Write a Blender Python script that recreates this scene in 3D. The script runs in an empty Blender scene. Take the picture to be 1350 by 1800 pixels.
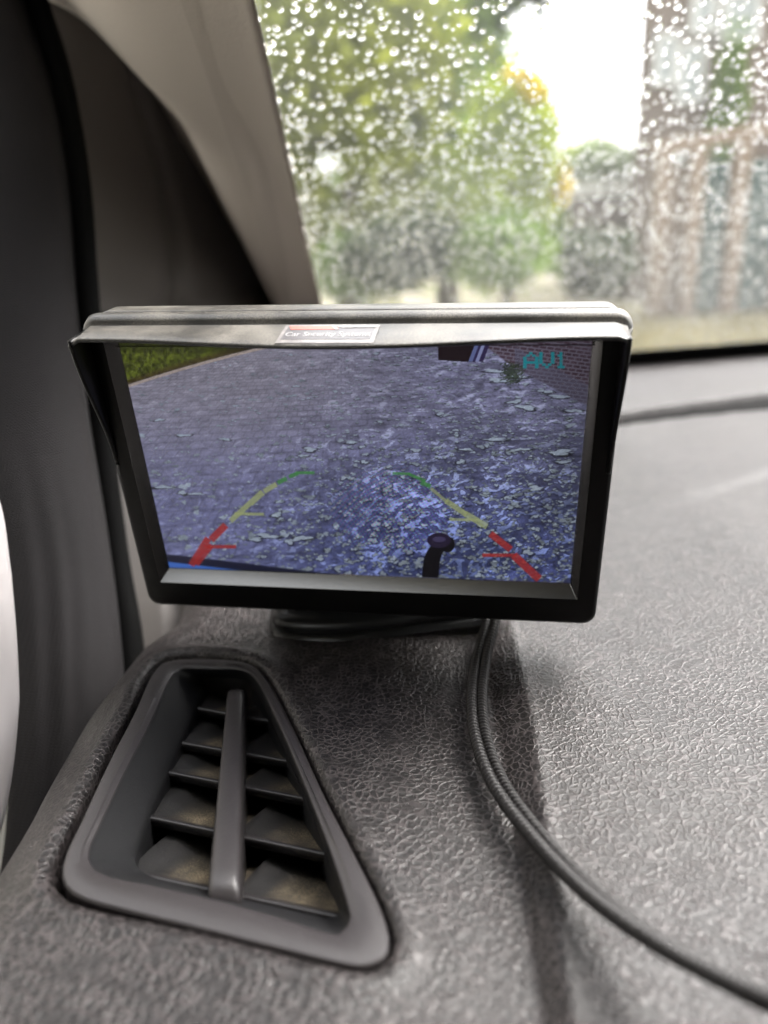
import bpy, math, random
import numpy as np
from mathutils import Matrix, Vector

# ------------------------------------------------------------------ camera
scn = bpy.context.scene
COL = scn.collection
F = 1350.0
CAM = np.array([0.0, 0.0, 1.2])
R = np.array([[0.998573023, -0.0534033477, 0.0],
              [-0.0182650206, -0.341532088, 0.939692621],
              [-0.0501827318, -0.938351701, -0.342020143]])      # camera (right, down, forward) -> world
cam_data = bpy.data.cameras.new('camera')
cam = bpy.data.objects.new('camera', cam_data)
COL.objects.link(cam)
cm = Matrix.Identity(4)
for i in range(3):
    cm[i][0] = R[i][0]; cm[i][1] = -R[i][1]; cm[i][2] = -R[i][2]; cm[i][3] = CAM[i]
cam.matrix_world = cm
cam_data.sensor_fit = 'VERTICAL'
cam_data.sensor_height = 36.0
cam_data.lens = 36.0 * F / 1800.0
cam_data.clip_start = 0.005
cam_data.clip_end = 500
cam_data.dof.use_dof = True
cam_data.dof.focus_distance = 0.188
cam_data.dof.aperture_fstop = 7.4
scn.camera = cam

# ------------------------------------------------------------------ world, sun, exposure
SUN_EL, SUN_AZ = math.radians(54), math.radians(58)     # azimuth measured from +Y towards +X
world = bpy.data.worlds.new('World')
scn.world = world
world.use_nodes = True
wn, wl = world.node_tree.nodes, world.node_tree.links
bg = wn['Background']
sky = wn.new('ShaderNodeTexSky')
sky.sky_type = 'NISHITA'
sky.sun_disc = False
sky.sun_elevation = SUN_EL
sky.sun_rotation = SUN_AZ
sky.air_density = 1.0
sky.dust_density = 4.0
hs = wn.new('ShaderNodeHueSaturation')
hs.inputs['Saturation'].default_value = 0.12            # cloud cover: the blue is mostly gone
wl.new(sky.outputs[0], hs.inputs['Color'])
wl.new(hs.outputs[0], bg.inputs['Color'])
bg.inputs['Strength'].default_value = 0.15
sd = bpy.data.lights.new('sun', 'SUN')
sd.energy = .85
sd.angle = math.radians(40)
sd.color = (1.0, 0.96, 0.9)
sun = bpy.data.objects.new('sun', sd)
COL.objects.link(sun)
sdir = Vector((math.sin(SUN_AZ) * math.cos(SUN_EL), math.cos(SUN_AZ) * math.cos(SUN_EL), math.sin(SUN_EL)))
sun.rotation_euler = sdir.to_track_quat('Z', 'Y').to_euler()
scn.view_settings.view_transform = 'Standard'
scn.view_settings.look = 'None'
scn.view_settings.gamma = 1
scn.view_settings.use_curve_mapping = False
scn.view_settings.exposure = 2.72
scn.render.engine = 'CYCLES'
cy = scn.cycles
cy.use_denoising = True
cy.max_bounces = 14
cy.diffuse_bounces = 5
cy.glossy_bounces = 4
cy.transmission_bounces = 10
cy.transparent_max_bounces = 16
cy.caustics_refractive = True
cy.caustics_reflective = False
cy.sample_clamp_indirect = 6.0

random.seed(7)
rng = np.random.default_rng(7)

# ------------------------------------------------------------------ traced points -> space
def ray(px, py):
    return R @ np.array([(px - 675.0) / F, (py - 900.0) / F, 1.0])
def at_depth(px, py, d):
    return CAM + ray(px, py) * d
ZD = CAM[2] - 0.115                      # height of the top of the dashboard
def at_z(px, py, z=ZD):
    r = ray(px, py)
    return CAM + r * ((z - CAM[2]) / r[2])
WB0, WB1 = at_z(1110, 641), at_z(1350, 622)          # foot of the windscreen
wdir = (WB1 - WB0) / np.linalg.norm(WB1 - WB0)
wh = np.array([wdir[1], -wdir[0], 0.0])              # horizontal, towards the driver
RAKE = math.radians(29)
wup = wh * math.cos(RAKE) + np.array([0, 0, math.sin(RAKE)])
wnrm = np.cross(wdir, wup); wnrm = wnrm if wnrm[2] > 0 else -wnrm     # outwards
def at_glass(px, py, off=0.0):
    r = ray(px, py)
    return CAM + r * (((WB0 + wnrm * off - CAM) @ wnrm) / (r @ wnrm))

# ------------------------------------------------------------------ object helpers
def finish(o, label=None, cat=None, group=None, kind=None):
    if label: o['label'] = label
    if cat: o['category'] = cat
    if group: o['group'] = group
    if kind: o['kind'] = kind
    return o
def empty(name, loc=(0, 0, 0), label=None, cat=None, group=None, kind=None):
    o = bpy.data.objects.new(name, None)
    COL.objects.link(o)
    o.location = loc
    o.empty_display_size = 0.01
    return finish(o, label, cat, group, kind)
def obj(name, verts, faces, mat, parent=None, smooth=True, local=False):
    """verts are world points unless local; a child keeps its parent's frame"""
    me = bpy.data.meshes.new(name)
    v = np.asarray(verts, dtype=np.float64).reshape(-1, 3)
    if parent is not None and not local:
        v = v - np.array(parent.location)
    if isinstance(faces, np.ndarray):
        n, k = faces.shape
        me.vertices.add(len(v)); me.vertices.foreach_set('co', v.ravel())
        me.loops.add(n * k); me.loops.foreach_set('vertex_index', faces.ravel().astype(np.int32))
        me.polygons.add(n); me.polygons.foreach_set('loop_start', (np.arange(n) * k).astype(np.int32))
        me.update(calc_edges=True)
    else:
        me.from_pydata([tuple(p) for p in v], [], [tuple(f) for f in faces])
        me.update()
    me.polygons.foreach_set('use_smooth', [smooth] * len(me.polygons))
    if mat: me.materials.append(mat)
    o = bpy.data.objects.new(name, me)
    COL.objects.link(o)
    if parent is not None: o.parent = parent
    return o
def fix_normals(o):
    import bmesh
    bm = bmesh.new(); bm.from_mesh(o.data)
    bmesh.ops.recalc_face_normals(bm, faces=bm.faces)
    bm.to_mesh(o.data); bm.free()
    return o
def sharp(o, deg=35):
    me = o.data
    import bmesh
    bm = bmesh.new(); bm.from_mesh(me)
    a = math.radians(deg)
    for e in bm.edges:
        if len(e.link_faces) == 2 and e.calc_face_angle(0) > a: e.smooth = False
    bm.to_mesh(me); bm.free()
    return o
def loft(rings, closed=True, caps=(False, False)):
    rings = [np.asarray(r) for r in rings]
    n = len(rings[0]); V = np.concatenate(rings); Fs = []
    for k in range(len(rings) - 1):
        for i in range(n if closed else n - 1):
            j = (i + 1) % n
            Fs.append((k * n + i, k * n + j, (k + 1) * n + j, (k + 1) * n + i))
    if caps[0]: Fs.append(tuple(range(n))[::-1])
    if caps[1]: Fs.append(tuple((len(rings) - 1) * n + i for i in range(n)))
    return V, Fs
def grid_faces(nu, nv):
    i, j = np.meshgrid(np.arange(nu - 1), np.arange(nv - 1), indexing='ij')
    a = (i * nv + j).ravel()
    return np.stack([a, a + nv, a + nv + 1, a + 1], 1)
def cr(points, n, closed=False):
    """Catmull-Rom through points, resampled evenly to n"""
    P = np.asarray(points, float); m = len(P); out = []
    segs = m if closed else m - 1
    for i in range(segs):
        if closed: p0, p1, p2, p3 = P[(i - 1) % m], P[i], P[(i + 1) % m], P[(i + 2) % m]
        else: p0, p1, p2, p3 = P[max(i - 1, 0)], P[i], P[i + 1], P[min(i + 2, m - 1)]
        for t in np.linspace(0, 1, 14, endpoint=False):
            out.append(0.5 * ((2 * p1) + (p2 - p0) * t + (2 * p0 - 5 * p1 + 4 * p2 - p3) * t * t + (3 * p1 - p0 - 3 * p2 + p3) * t ** 3))
    out.append(P[0] if closed else P[-1])
    out = np.array(out)
    s = np.r_[0, np.cumsum(np.linalg.norm(np.diff(out, axis=0), axis=1))]
    q = np.linspace(0, s[-1], n + 1)[:-1] if closed else np.linspace(0, s[-1], n)
    return np.stack([np.interp(q, s, out[:, k]) for k in range(P.shape[1])], 1)
def box(c, s, rot=None):
    v = np.array([(x, y, z) for x in (-.5, .5) for y in (-.5, .5) for z in (-.5, .5)]) * np.array(s)
    if rot is not None: v = v @ np.array(rot).T
    v = v + np.array(c)
    return v, [(0, 1, 3, 2), (4, 6, 7, 5), (0, 4, 5, 1), (2, 3, 7, 6), (0, 2, 6, 4), (1, 5, 7, 3)]
def merge(parts):
    V, Fs, b = [], [], 0
    for v, f in parts:
        V.append(np.asarray(v)); Fs += [tuple(int(i) + b for i in q) for q in f]; b += len(v)
    return np.concatenate(V), Fs
def smoothstep(a, b, x):
    t = np.clip((x - a) / (b - a), 0, 1)
    return t * t * (3 - 2 * t)

# ------------------------------------------------------------------ materials
class Mat:
    def __init__(s, name, color=(.5, .5, .5), rough=.5, **kw):
        s.m = bpy.data.materials.new(name); s.m.use_nodes = True
        s.n, s.l = s.m.node_tree.nodes, s.m.node_tree.links
        s.p = s.n['Principled BSDF']
        s.p.inputs['Base Color'].default_value = (*color, 1)
        s.p.inputs['Roughness'].default_value = rough
        for k, v in kw.items(): s.p.inputs[k.replace('_', ' ')].default_value = v
        s.tc = s.n.new('ShaderNodeTexCoord')
    def node(s, t, **kw):
        n = s.n.new(t)
        for k, v in kw.items(): setattr(n, k, v)
        return n
    def noise(s, scale, detail=3, rough=.55, vec=None, dist=0):
        n = s.node('ShaderNodeTexNoise')
        n.inputs['Scale'].default_value = scale; n.inputs['Detail'].default_value = detail
        n.inputs['Roughness'].default_value = rough; n.inputs['Distortion'].default_value = dist
        s.l.new(vec or s.tc.outputs['Object'], n.inputs['Vector'])
        return n.outputs['Fac']
    def ramp(s, fac, stops):
        r = s.node('ShaderNodeValToRGB'); e = r.color_ramp.elements
        while len(e) < len(stops): e.new(.5)
        for k, (p, c) in enumerate(stops):
            e[k].position = p; e[k].color = (*c, 1) if hasattr(c, '__len__') else (c, c, c, 1)
        s.l.new(fac, r.inputs['Fac'])
        return r.outputs['Color']
    def math(s, op, a, b=None, c=None):
        n = s.node('ShaderNodeMath', operation=op)
        for k, v in enumerate((a, b, c)):
            if v is None: continue
            if isinstance(v, (int, float)): n.inputs[k].default_value = v
            else: s.l.new(v, n.inputs[k])
        return n.outputs[0]
    def mix(s, fac, a, b):
        n = s.node('ShaderNodeMix', data_type='RGBA')
        for k, v in ((0, fac), (6, a), (7, b)):
            if isinstance(v, (int, float)): n.inputs[k].default_value = v
            elif isinstance(v, tuple): n.inputs[k].default_value = (*v, 1)
            else: s.l.new(v, n.inputs[k])
        return n.outputs[2]
    def bump(s, h, dist, strength=1.0, prev=None):
        b = s.node('ShaderNodeBump')
        b.inputs['Distance'].default_value = dist; b.inputs['Strength'].default_value = strength
        s.l.new(h, b.inputs['Height'])
        if prev is not None: s.l.new(prev, b.inputs['Normal'])
        s.l.new(b.outputs[0], s.p.inputs['Normal'])
        return b.outputs[0]
    def to(s, sock, name): s.l.new(sock, s.p.inputs[name])
    def up(s):
        g = s.node('ShaderNodeNewGeometry'); x = s.node('ShaderNodeSeparateXYZ')
        s.l.new(g.outputs['Normal'], x.inputs[0]); return x.outputs['Z']

def leather(name='leather_grain'):
    m = Mat(name, (.03, .027, .027), .45, Specular_IOR_Level=.40)
    # bend the coordinates so that the cells are irregular
    def warp(src, scale, amp):
        nz = m.node('ShaderNodeTexNoise'); nz.inputs['Scale'].default_value = scale; nz.inputs['Detail'].default_value = 1.5
        m.l.new(m.tc.outputs['Object'], nz.inputs['Vector'])
        va = m.node('ShaderNodeVectorMath', operation='MULTIPLY_ADD'); va.inputs[1].default_value = (amp, amp, amp)
        m.l.new(nz.outputs['Color'], va.inputs[0]); m.l.new(src, va.inputs[2]); return va.outputs[0]
    w1 = warp(warp(m.tc.outputs['Object'], 380, .0010), 60, .004)
    def cells(scale, wid, vec=w1):
        v = m.node('ShaderNodeTexVoronoi', feature='DISTANCE_TO_EDGE'); v.inputs['Scale'].default_value = scale
        m.l.new(vec, v.inputs['Vector'])
        return m.ramp(v.outputs['Distance'], [(0.0, 1.0), (wid * .35, .78), (wid, .14), (wid * 1.7, 0.0)])
    fine, big = cells(600, .17), cells(1150, .20)
    rmod = m.ramp(m.noise(200, 2), [(.32, .55), (.55, 1.0)])
    h = m.math('MAXIMUM', m.math('MULTIPLY', fine, rmod), m.math('MULTIPLY', big, .30))
    m.bump(h, .000145, 1.0)
    patch = m.noise(14, 3)
    c = m.mix(m.math('POWER', h, 1.8), (.0048, .0039, .0039), (.058, .049, .049))  # sheen on the ridges is put into the colour, cells kept darker
    c = m.mix(m.ramp(patch, [(.45, 0.0), (.75, .22)]), c, (.05, .046, .040))
    m.to(c, 'Base Color')
    m.to(m.math('ADD', m.math('MULTIPLY', patch, .12), .36), 'Roughness')
    return m.m
def plastic(name, color, rough=.45, grain=1500, amount=.00004, dust=0.0, dustcol=(.30, .27, .22), spec=.5):
    m = Mat(name, color, rough, Specular_IOR_Level=spec)
    m.bump(m.noise(grain, 3), amount, 1.0)
    if dust > 0:
        nrm = m.ramp(m.up(), [(.12, 0.0), (.6, 1.0)])
        sp = m.ramp(m.math('MULTIPLY', m.noise(2400, 3, .8), m.noise(55, 3)), [(.20, .10), (.36, 1.0)])
        f = m.math('MULTIPLY', m.math('MULTIPLY', nrm, sp), dust)
        m.to(m.mix(f, color, dustcol), 'Base Color')
        m.to(m.math('ADD', m.math('MULTIPLY', f, .4), rough), 'Roughness')
    return m.m
M_LEATHER = leather()
M_HOUSING = plastic('monitor_plastic', (.0035, .0032, .0032), .36, 2200, .00003, spec=.24)
M_TOP = plastic('dusty_monitor_plastic', (.020, .020, .0195), .30, 2600, .00005, dust=.55, dustcol=(.27, .245, .205), spec=.7)
M_SIDE = plastic('monitor_bevel_plastic', (.022, .020, .020), .26, 2600, .00002, spec=1.0)
M_SIDE.node_tree.nodes['Principled BSDF'].inputs['Coat Weight'].default_value = 1.0
M_SIDE.node_tree.nodes['Principled BSDF'].inputs['Coat IOR'].default_value = 1.8
M_SIDE.node_tree.nodes['Principled BSDF'].inputs['Coat Roughness'].default_value = .22
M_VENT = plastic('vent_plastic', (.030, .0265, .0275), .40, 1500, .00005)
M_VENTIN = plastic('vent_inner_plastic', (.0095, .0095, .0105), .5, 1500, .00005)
M_RUBBER = plastic('black_rubber', (.012, .012, .012), .33, 900, .00003)
M_GAP = plastic('dark_gap', (.004, .004, .004), .8, 300, .00002, spec=.05)

M_SLAT = plastic('slat_plastic', (.024, .0215, .0225), .38, 1500, .00004)
def dusty_slat():
    m = Mat('dusty_slat', (.02, .019, .018), .6)
    at = m.node('ShaderNodeAttribute', attribute_name='dust_cover')
    a = m.noise(110, 3); b = m.noise(2600, 2, .7)
    lay = m.math('MULTIPLY', at.outputs['Fac'], m.ramp(a, [(.30, .45), (.56, 1.0)]))
    f = m.math('MULTIPLY', lay, m.ramp(b, [(.42, .10), (.56, 1.0)]))
    c = m.mix(f, (.013, .012, .012), (.34, .27, .17))
    crumbs = m.math('MULTIPLY', m.ramp(m.noise(3300, 1), [(.70, 0.0), (.73, .9)]), m.ramp(at.outputs['Fac'], [(0, .15), (.3, 1.0)]))
    c = m.mix(crumbs, c, (.42, .34, .24))
    m.to(c, 'Base Color')
    m.bump(b, .00015, 1.0)
    return m.m
M_DUSTSLAT = dusty_slat()

def fabric(name, color, scale, amount, rough=.85):
    m = Mat(name, color, rough, Specular_IOR_Level=.25)
    w = m.node('ShaderNodeTexWave', wave_type='BANDS', bands_direction='DIAGONAL'); w.inputs['Scale'].default_value = scale
    w.inputs['Distortion'].default_value = 1.2
    m.l.new(m.tc.outputs['Object'], w.inputs['Vector'])
    w2 = m.node('ShaderNodeTexWave', wave_type='BANDS', bands_direction='Z'); w2.inputs['Scale'].default_value = scale * .9
    w2.inputs['Distortion'].default_value = 1.2
    m.l.new(m.tc.outputs['Object'], w2.inputs['Vector'])
    h = m.math('MULTIPLY', w.outputs['Fac'], w2.outputs['Fac'])
    m.bump(h, amount, 1.0)
    dark = tuple(x * .72 for x in color)
    m.to(m.mix(h, dark, tuple(x * 1.15 for x in color)), 'Base Color')
    return m.m
M_PILLAR = plastic('beige_pillar_cloth', (.70, .645, .58), .85, 1300, .00018, spec=.2)
M_WEAVE = fabric('dark_woven_fabric', (.013, .0112, .0122), 430, .00040, .7)
M_TRIM = plastic('door_corner_plastic', (.11, .10, .095), .6, 900, .00006)
M_WHITE = plastic('pale_door_plastic', (.52, .49, .49), .4, 500, .00002)

# ------------------------------------------------------------------ windscreen and rain
def thin_glass():
    m = Mat('windscreen_glass')
    out = [n for n in m.n if n.type == 'OUTPUT_MATERIAL'][0]
    tr = m.node('ShaderNodeBsdfTransparent'); tr.inputs[0].default_value = (.95, .945, .94, 1)
    gl = m.node('ShaderNodeBsdfGlossy'); gl.inputs['Roughness'].default_value = .02
    fr = m.node('ShaderNodeFresnel'); gg = m.node('ShaderNodeNewGeometry')       # same reflectance from both sides of the pane
    m.l.new(m.math('ADD', m.math('MULTIPLY', gg.outputs['Backfacing'], 1 / 1.25 - 1.25), 1.25), fr.inputs['IOR'])
    film = m.node('ShaderNodeBsdfTranslucent'); film.inputs[0].default_value = (.9, .92, .9, 1)
    a = m.node('ShaderNodeMixShader'); b = m.node('ShaderNodeMixShader')
    f = m.ramp(m.noise(6, 3), [(.35, .004), (.7, .018)])
    m.l.new(f, a.inputs[0]); m.l.new(tr.outputs[0], a.inputs[1]); m.l.new(film.outputs[0], a.inputs[2])
    m.l.new(fr.outputs[0], b.inputs[0]); m.l.new(a.outputs[0], b.inputs[1]); m.l.new(gl.outputs[0], b.inputs[2])
    m.l.new(b.outputs[0], out.inputs['Surface'])
    return m.m
def water():
    m = Mat('rain_water')
    out = [n for n in m.n if n.type == 'OUTPUT_MATERIAL'][0]
    g = m.node('ShaderNodeBsdfGlass'); g.inputs['IOR'].default_value = 1.33; g.inputs['Roughness'].default_value = 0.0
    m.l.new(g.outputs[0], out.inputs['Surface'])
    return m.m
def G(a, b, c=0.0):     # along the foot, up the rake, outwards
    return WB0 + wdir * a + wup * b + wnrm * c
GL0, GL1, GTOP = -0.62, 0.95, 0.66
# left border of the glass runs up behind the pillar trim
PR = [(425, -90), (436, -40), (447, 0), (470, 100), (492, 200), (513, 300), (534, 400), (553, 480), (572, 560), (592, 640), (612, 720)]
_pa = np.array([[(at_glass(*q) - WB0) @ wdir, (at_glass(*q) - WB0) @ wup] for q in PR])
_k = np.polyfit(_pa[:, 1], _pa[:, 0], 1)
def glass_left(b): return _k[0] * np.asarray(b) + _k[1] - .022
ws = empty('windscreen', G(.1, 0), 'raked car windscreen covered in raindrops behind the small monitor', 'windscreen')
gv = []
for c in (0.0, 0.005):
    for (a, b) in ((float(glass_left(0)), .004), (GL1, .004), (GL1, GTOP), (float(glass_left(GTOP)), GTOP)): gv.append(G(a, b, c))
fix_normals(obj('glass_pane', gv, [(0, 1, 2, 3), (7, 6, 5, 4)], thin_glass(), ws, smooth=False))
# black ceramic band and rubber seal at the foot of the glass
v, f = merge([([G(GL0, -.012, -.0010), G(GL1, -.012, -.0010), G(GL1, .037, -.0010), G(GL0, .037, -.0010),
                G(GL0, -.012, -.008), G(GL1, -.012, -.008), G(GL1, .031, -.006), G(GL0, .031, -.006)],
               [(0, 1, 2, 3), (4, 7, 6, 5), (0, 4, 5, 1), (3, 2, 6, 7), (0, 3, 7, 4), (1, 5, 6, 2)])])
fix_normals(obj('rubber_seal', v, f, M_GAP, ws, smooth=False))

def raindrops():
    """domed drops on the outside of the glass, dense where the photograph looks"""
    n_try = 38000
    a = rng.uniform(-.40, .46, n_try); b = rng.uniform(.006, .60, n_try)
    ok_ = a > glass_left(b) + .006; a, b = a[ok_], b[ok_]; n_try = len(a)
    rad = np.exp(rng.normal(math.log(.00083), .36, n_try)); rad = np.clip(rad, .0004, .0016)
    # simple grid rejection against overlaps, large first
    order = np.argsort(-rad); cell = .0065; hashm = {}; keep = []
    for i in order:
        ci, cj = int(a[i] / cell), int(b[i] / cell); ok = True
        for di in (-1, 0, 1):
            for dj in (-1, 0, 1):
                for k in hashm.get((ci + di, cj + dj), ()):
                    if (a[i] - a[k]) ** 2 + (b[i] - b[k]) ** 2 < (1.08 * (rad[i] + rad[k])) ** 2: ok = False; break
                if not ok: break
            if not ok: break
        if ok: hashm.setdefault((ci, cj), []).append(i); keep.append(i)
    keep = np.array(keep); n = len(keep)
    a, b, rad = a[keep], b[keep], rad[keep]
    S = 10; rings = [1.0, .9, .66, .33]
    ang = np.arange(S) * 2 * math.pi / S
    hfac = rng.uniform(.30, .48, n)
    V = np.zeros((n, S * len(rings) + 2, 3)); k = 0
    wob1, wob2, ph = rng.uniform(.0, .14, n), rng.uniform(0, .08, n), rng.uniform(0, 6.28, (2, n))
    el = rng.uniform(1.0, 1.28, n)
    for q, rr in enumerate(rings):
        hh = np.sqrt(max(0, 1 - rr * rr))
        for i, t in enumerate(ang):
            w = 1 + wob1 * np.cos(2 * t + ph[0]) + wob2 * np.cos(3 * t + ph[1])
            da = rad * rr * w * math.cos(t); db = rad * rr * w * math.sin(t) * el - rad * .12 * hh
            dc = rad * hfac * hh
            V[:, k] = (WB0[None] + wdir[None] * (a + da)[:, None] + wup[None] * (b + db)[:, None] + wnrm[None] * (.0054 + dc)[:, None]); k += 1
    V[:, k] = WB0[None] + wdir[None] * a[:, None] + wup[None] * (b - rad * .12)[:, None] + wnrm[None] * (.0054 + rad * hfac)[:, None]
    V[:, k + 1] = WB0[None] + wdir[None] * a[:, None] + wup[None] * b[:, None] + wnrm[None] * .0054
    top, bot = k, k + 1
    T = []
    for q in range(len(rings) - 1):
        for i in range(S):
            j = (i + 1) % S
            A, B, C, D = q * S + i, q * S + j, (q + 1) * S + j, (q + 1) * S + i
            T += [(A, B, C), (A, C, D)]
    q = len(rings) - 1
    for i in range(S):
        j = (i + 1) % S
        T.append((q * S + i, q * S + j, top)); T.append((j, i, bot))
    T = np.array(T)
    m = V.shape[1]
    Fs = (T[None] + (np.arange(n) * m)[:, None, None]).reshape(-1, 3)
    # orientation: dome faces must look outwards
    p = V[0]; t0 = T[0]; nn = np.cross(p[t0[1]] - p[t0[0]], p[t0[2]] - p[t0[0]])
    ctr = p[:-2].mean(0)
    if nn @ (p[t0].mean(0) - ctr) < 0: Fs = Fs[:, ::-1].copy()
    o = obj('raindrops', V.reshape(-1, 3), Fs, water())
    # flat base shades flat
    sm = np.ones(len(Fs), bool).reshape(n, -1); sm[:, -2 * S + 1::2] = False
    o.data.polygons.foreach_set('use_smooth', sm.ravel())
    finish(o, 'clear raindrops scattered all over the outside of the windscreen', 'raindrops', kind='stuff')
    print('drops', n, 'tris', len(Fs))
raindrops()

# ------------------------------------------------------------------ dashboard
O_PX = [(300, 1160), (380, 1157), (440, 1166), (472, 1195), (515, 1275), (568, 1390), (622, 1495), (664, 1580), (684, 1640), (676, 1682),
        (640, 1700), (590, 1694), (500, 1672), (350, 1634), (220, 1602), (140, 1578), (109, 1548), (112, 1505), (142, 1440), (190, 1338), (235, 1252), (268, 1182)]
R_PX = [(60 + x / 1.929, 1120 + y / 1.929) for x, y in
        [(500, 104), (600, 102), (700, 106), (752, 140), (800, 232), (862, 370), (932, 540), (1000, 715), (1058, 890), (1068, 955), (1035, 1000), (980, 994),
         (800, 938), (600, 884), (400, 838), (255, 808), (195, 770), (188, 715), (222, 635), (300, 470), (395, 285), (455, 150)]]
F_PX = [(60 + x / 1.929, 1120 + y / 1.929) for x, y in
        [(585, 152), (650, 148), (720, 160), (752, 190), (792, 262), (850, 385), (920, 545), (985, 715), (1036, 880), (1040, 930), (1005, 950), (960, 945),
         (800, 910), (600, 864), (450, 828), (375, 800), (343, 765), (345, 715), (372, 635), (435, 480), (500, 335), (550, 225)]]
Z_O, Z_R, Z_F = ZD - .0006, ZD - .0010, ZD - .0095
def outline(px, z, n=240): return cr([at_z(x, y, z)[:2] for x, y in px], n, True)
OUT, RIN, FLR = outline(O_PX, Z_O), outline(R_PX, Z_R), outline(F_PX, Z_F)
def offset(poly, d):
    nx = np.roll(poly, -1, 0) - np.roll(poly, 1, 0)
    nrm = np.stack([nx[:, 1], -nx[:, 0]], 1); nrm /= np.linalg.norm(nrm, axis=1)[:, None]
    area = 0.5 * np.sum(poly[:, 0] * np.roll(poly[:, 1], -1) - np.roll(poly[:, 0], -1) * poly[:, 1])
    if area < 0: nrm = -nrm
    if np.ndim(d): return poly + nrm * np.asarray(d)[:, None]
    return poly + nrm * d
ctr = OUT.mean(0)
leftness = np.clip(-(OUT - ctr)[:, 0] / .03 + .1, 0, 1)
HOLE = offset(OUT, .0005 + .0011 * leftness)

def poly_dist(P, poly, closed=True):
    best = np.full(len(P), 1e9); bp = np.zeros((len(P), 2))
    n = len(poly)
    for i in range(n if closed else n - 1):
        a, b = poly[i], poly[(i + 1) % n]; ab = b - a
        t = np.clip(((P - a) @ ab) / (ab @ ab + 1e-18), 0, 1)
        q = a + t[:, None] * ab; d = np.linalg.norm(P - q, axis=1)
        m = d < best; best[m] = d[m]; bp[m] = q[m]
    return best, bp
def inside(P, poly):
    r = np.zeros(len(P), bool); n = len(poly); x, y = P[:, 0], P[:, 1]
    for i in range(n):
        x1, y1 = poly[i]; x2, y2 = poly[(i + 1) % n]
        c = ((y1 > y) != (y2 > y))
        if c.any(): r ^= c & (x < (x2 - x1) * (y - y1) / (y2 - y1 + 1e-18) + x1)
    return r
# left shoulder of the dashboard, seen as a silhouette against the door
EDGE = np.array([at_z(x, y)[:2] for x, y in [(-60, 1600), (10, 1492), (68, 1400), (100, 1340), (138, 1275), (178, 1210), (230, 1146), (262, 1108), (312, 1076)]]
                + [at_z(350, 1000)[:2], at_z(410, 860)[:2], at_z(470, 740)[:2], at_z(500, 650)[:2]])
EDGE = np.vstack([EDGE[0] + (EDGE[0] - EDGE[1]) * 1.5, EDGE])
EDGE_C = cr(EDGE, 90)
_t = np.gradient(EDGE_C, axis=0); _t /= np.linalg.norm(_t, axis=1)[:, None]
EDGE_C = EDGE_C + np.stack([-_t[:, 1], _t[:, 0]], 1) * .0075
CREASE = np.array([at_z(x, y)[:2] for x, y in [(1022, 1900), (1008, 1800), (985, 1650), (966, 1520), (950, 1400), (937, 1300), (915, 1180), (893, 1090), (870, 960)]])
CREASE = CREASE[np.argsort(CREASE[:, 1])]
SLOT = np.array([at_z(x, y)[:2] for x, y in [(900, 768), (1090, 746), (1220, 730), (1350, 716), (1500, 700)]])
STEP = np.array([at_z(x, y)[:2] for x, y in [(1040, 905), (1160, 896), (1250, 880), (1350, 846), (1450, 800)]])
def dash_z(P):
    x, y = P[:, 0], P[:, 1]
    z = np.full(len(P), ZD)
    d, _ = poly_dist(P, EDGE_C, False)
    xe = np.interp(y, EDGE_C[:, 1], EDGE_C[:, 0])
    left = x < xe
    sd_ = np.where(left, -d, d)                       # >0 on the dash
    r = .020
    t = np.clip(r - sd_, 0, r * .999)                 # shoulder rolls down
    roll = r - np.sqrt(r * r - t * t)
    z = z - roll - np.where(sd_ < 0, -sd_ * 6, 0)
    xc = np.interp(y, CREASE[:, 1], CREASE[:, 0])
    s = x - xc
    L = np.interp(y, [.08, .13, .2, .26], [.0040, .0060, .0100, .012])       # width of the wall that climbs to the crest
    A = np.interp(y, [.08, .14, .2, .24, .30], [.0030, .0036, .0036, .0024, 0.0])
    wall = np.clip(-s / L, 0, 1) ** 1.25
    valley = smoothstep(-L - .036, -L, s)
    z = z - A * np.where(s > -L, wall * (s < 0), valley)
    z = z + .0005 * np.exp(-((s - .001) / .0016) ** 2) * (A / .0046)
    # the far pad rises a little towards the glass, with a faint step
    z = z + .0035 * smoothstep(0.0, .14, s)
    z = z - .0018 * np.sin(np.clip((x - xc) / .09, 0, 1) * math.pi) * (s > 0)
    ys = np.interp(x, STEP[:, 0], STEP[:, 1])
    z = z + .0008 * smoothstep(-.004, .006, y - ys) * smoothstep(STEP[0, 0], STEP[2, 0], x)
    yl = np.interp(x, SLOT[:, 0], SLOT[:, 1])
    q = np.abs(y - yl); hwid = np.interp(x, [.12, .20, .34], [.009, .014, .026])
    z = z - .022 * (1 - smoothstep(hwid, hwid + .004, q)) * smoothstep(-.25, -.1, x)
    # rolled lip round the vent opening
    near = (np.abs(x - ctr[0]) < .08) & (np.abs(y - ctr[1]) < .09)
    if near.any():
        dh, _ = poly_dist(P[near], HOLE)
        dh = np.where(inside(P[near], HOLE), 0, dh)
        lip = .0007 * np.exp(-((dh - .0030) / .0018) ** 2)
        rr = .0010; tt = np.clip(rr - dh, 0, rr)
        zz = z[near] + lip - (rr - np.sqrt(np.maximum(rr * rr - tt * tt, 0)))
        z[near] = zz
    # front face rolls down towards the driver
    fr_ = np.clip(.052 - y, 0, .03) / .03
    z = z - .03 * (1 - np.sqrt(np.clip(1 - fr_ ** 2, 0, 1)))
    return z
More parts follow.
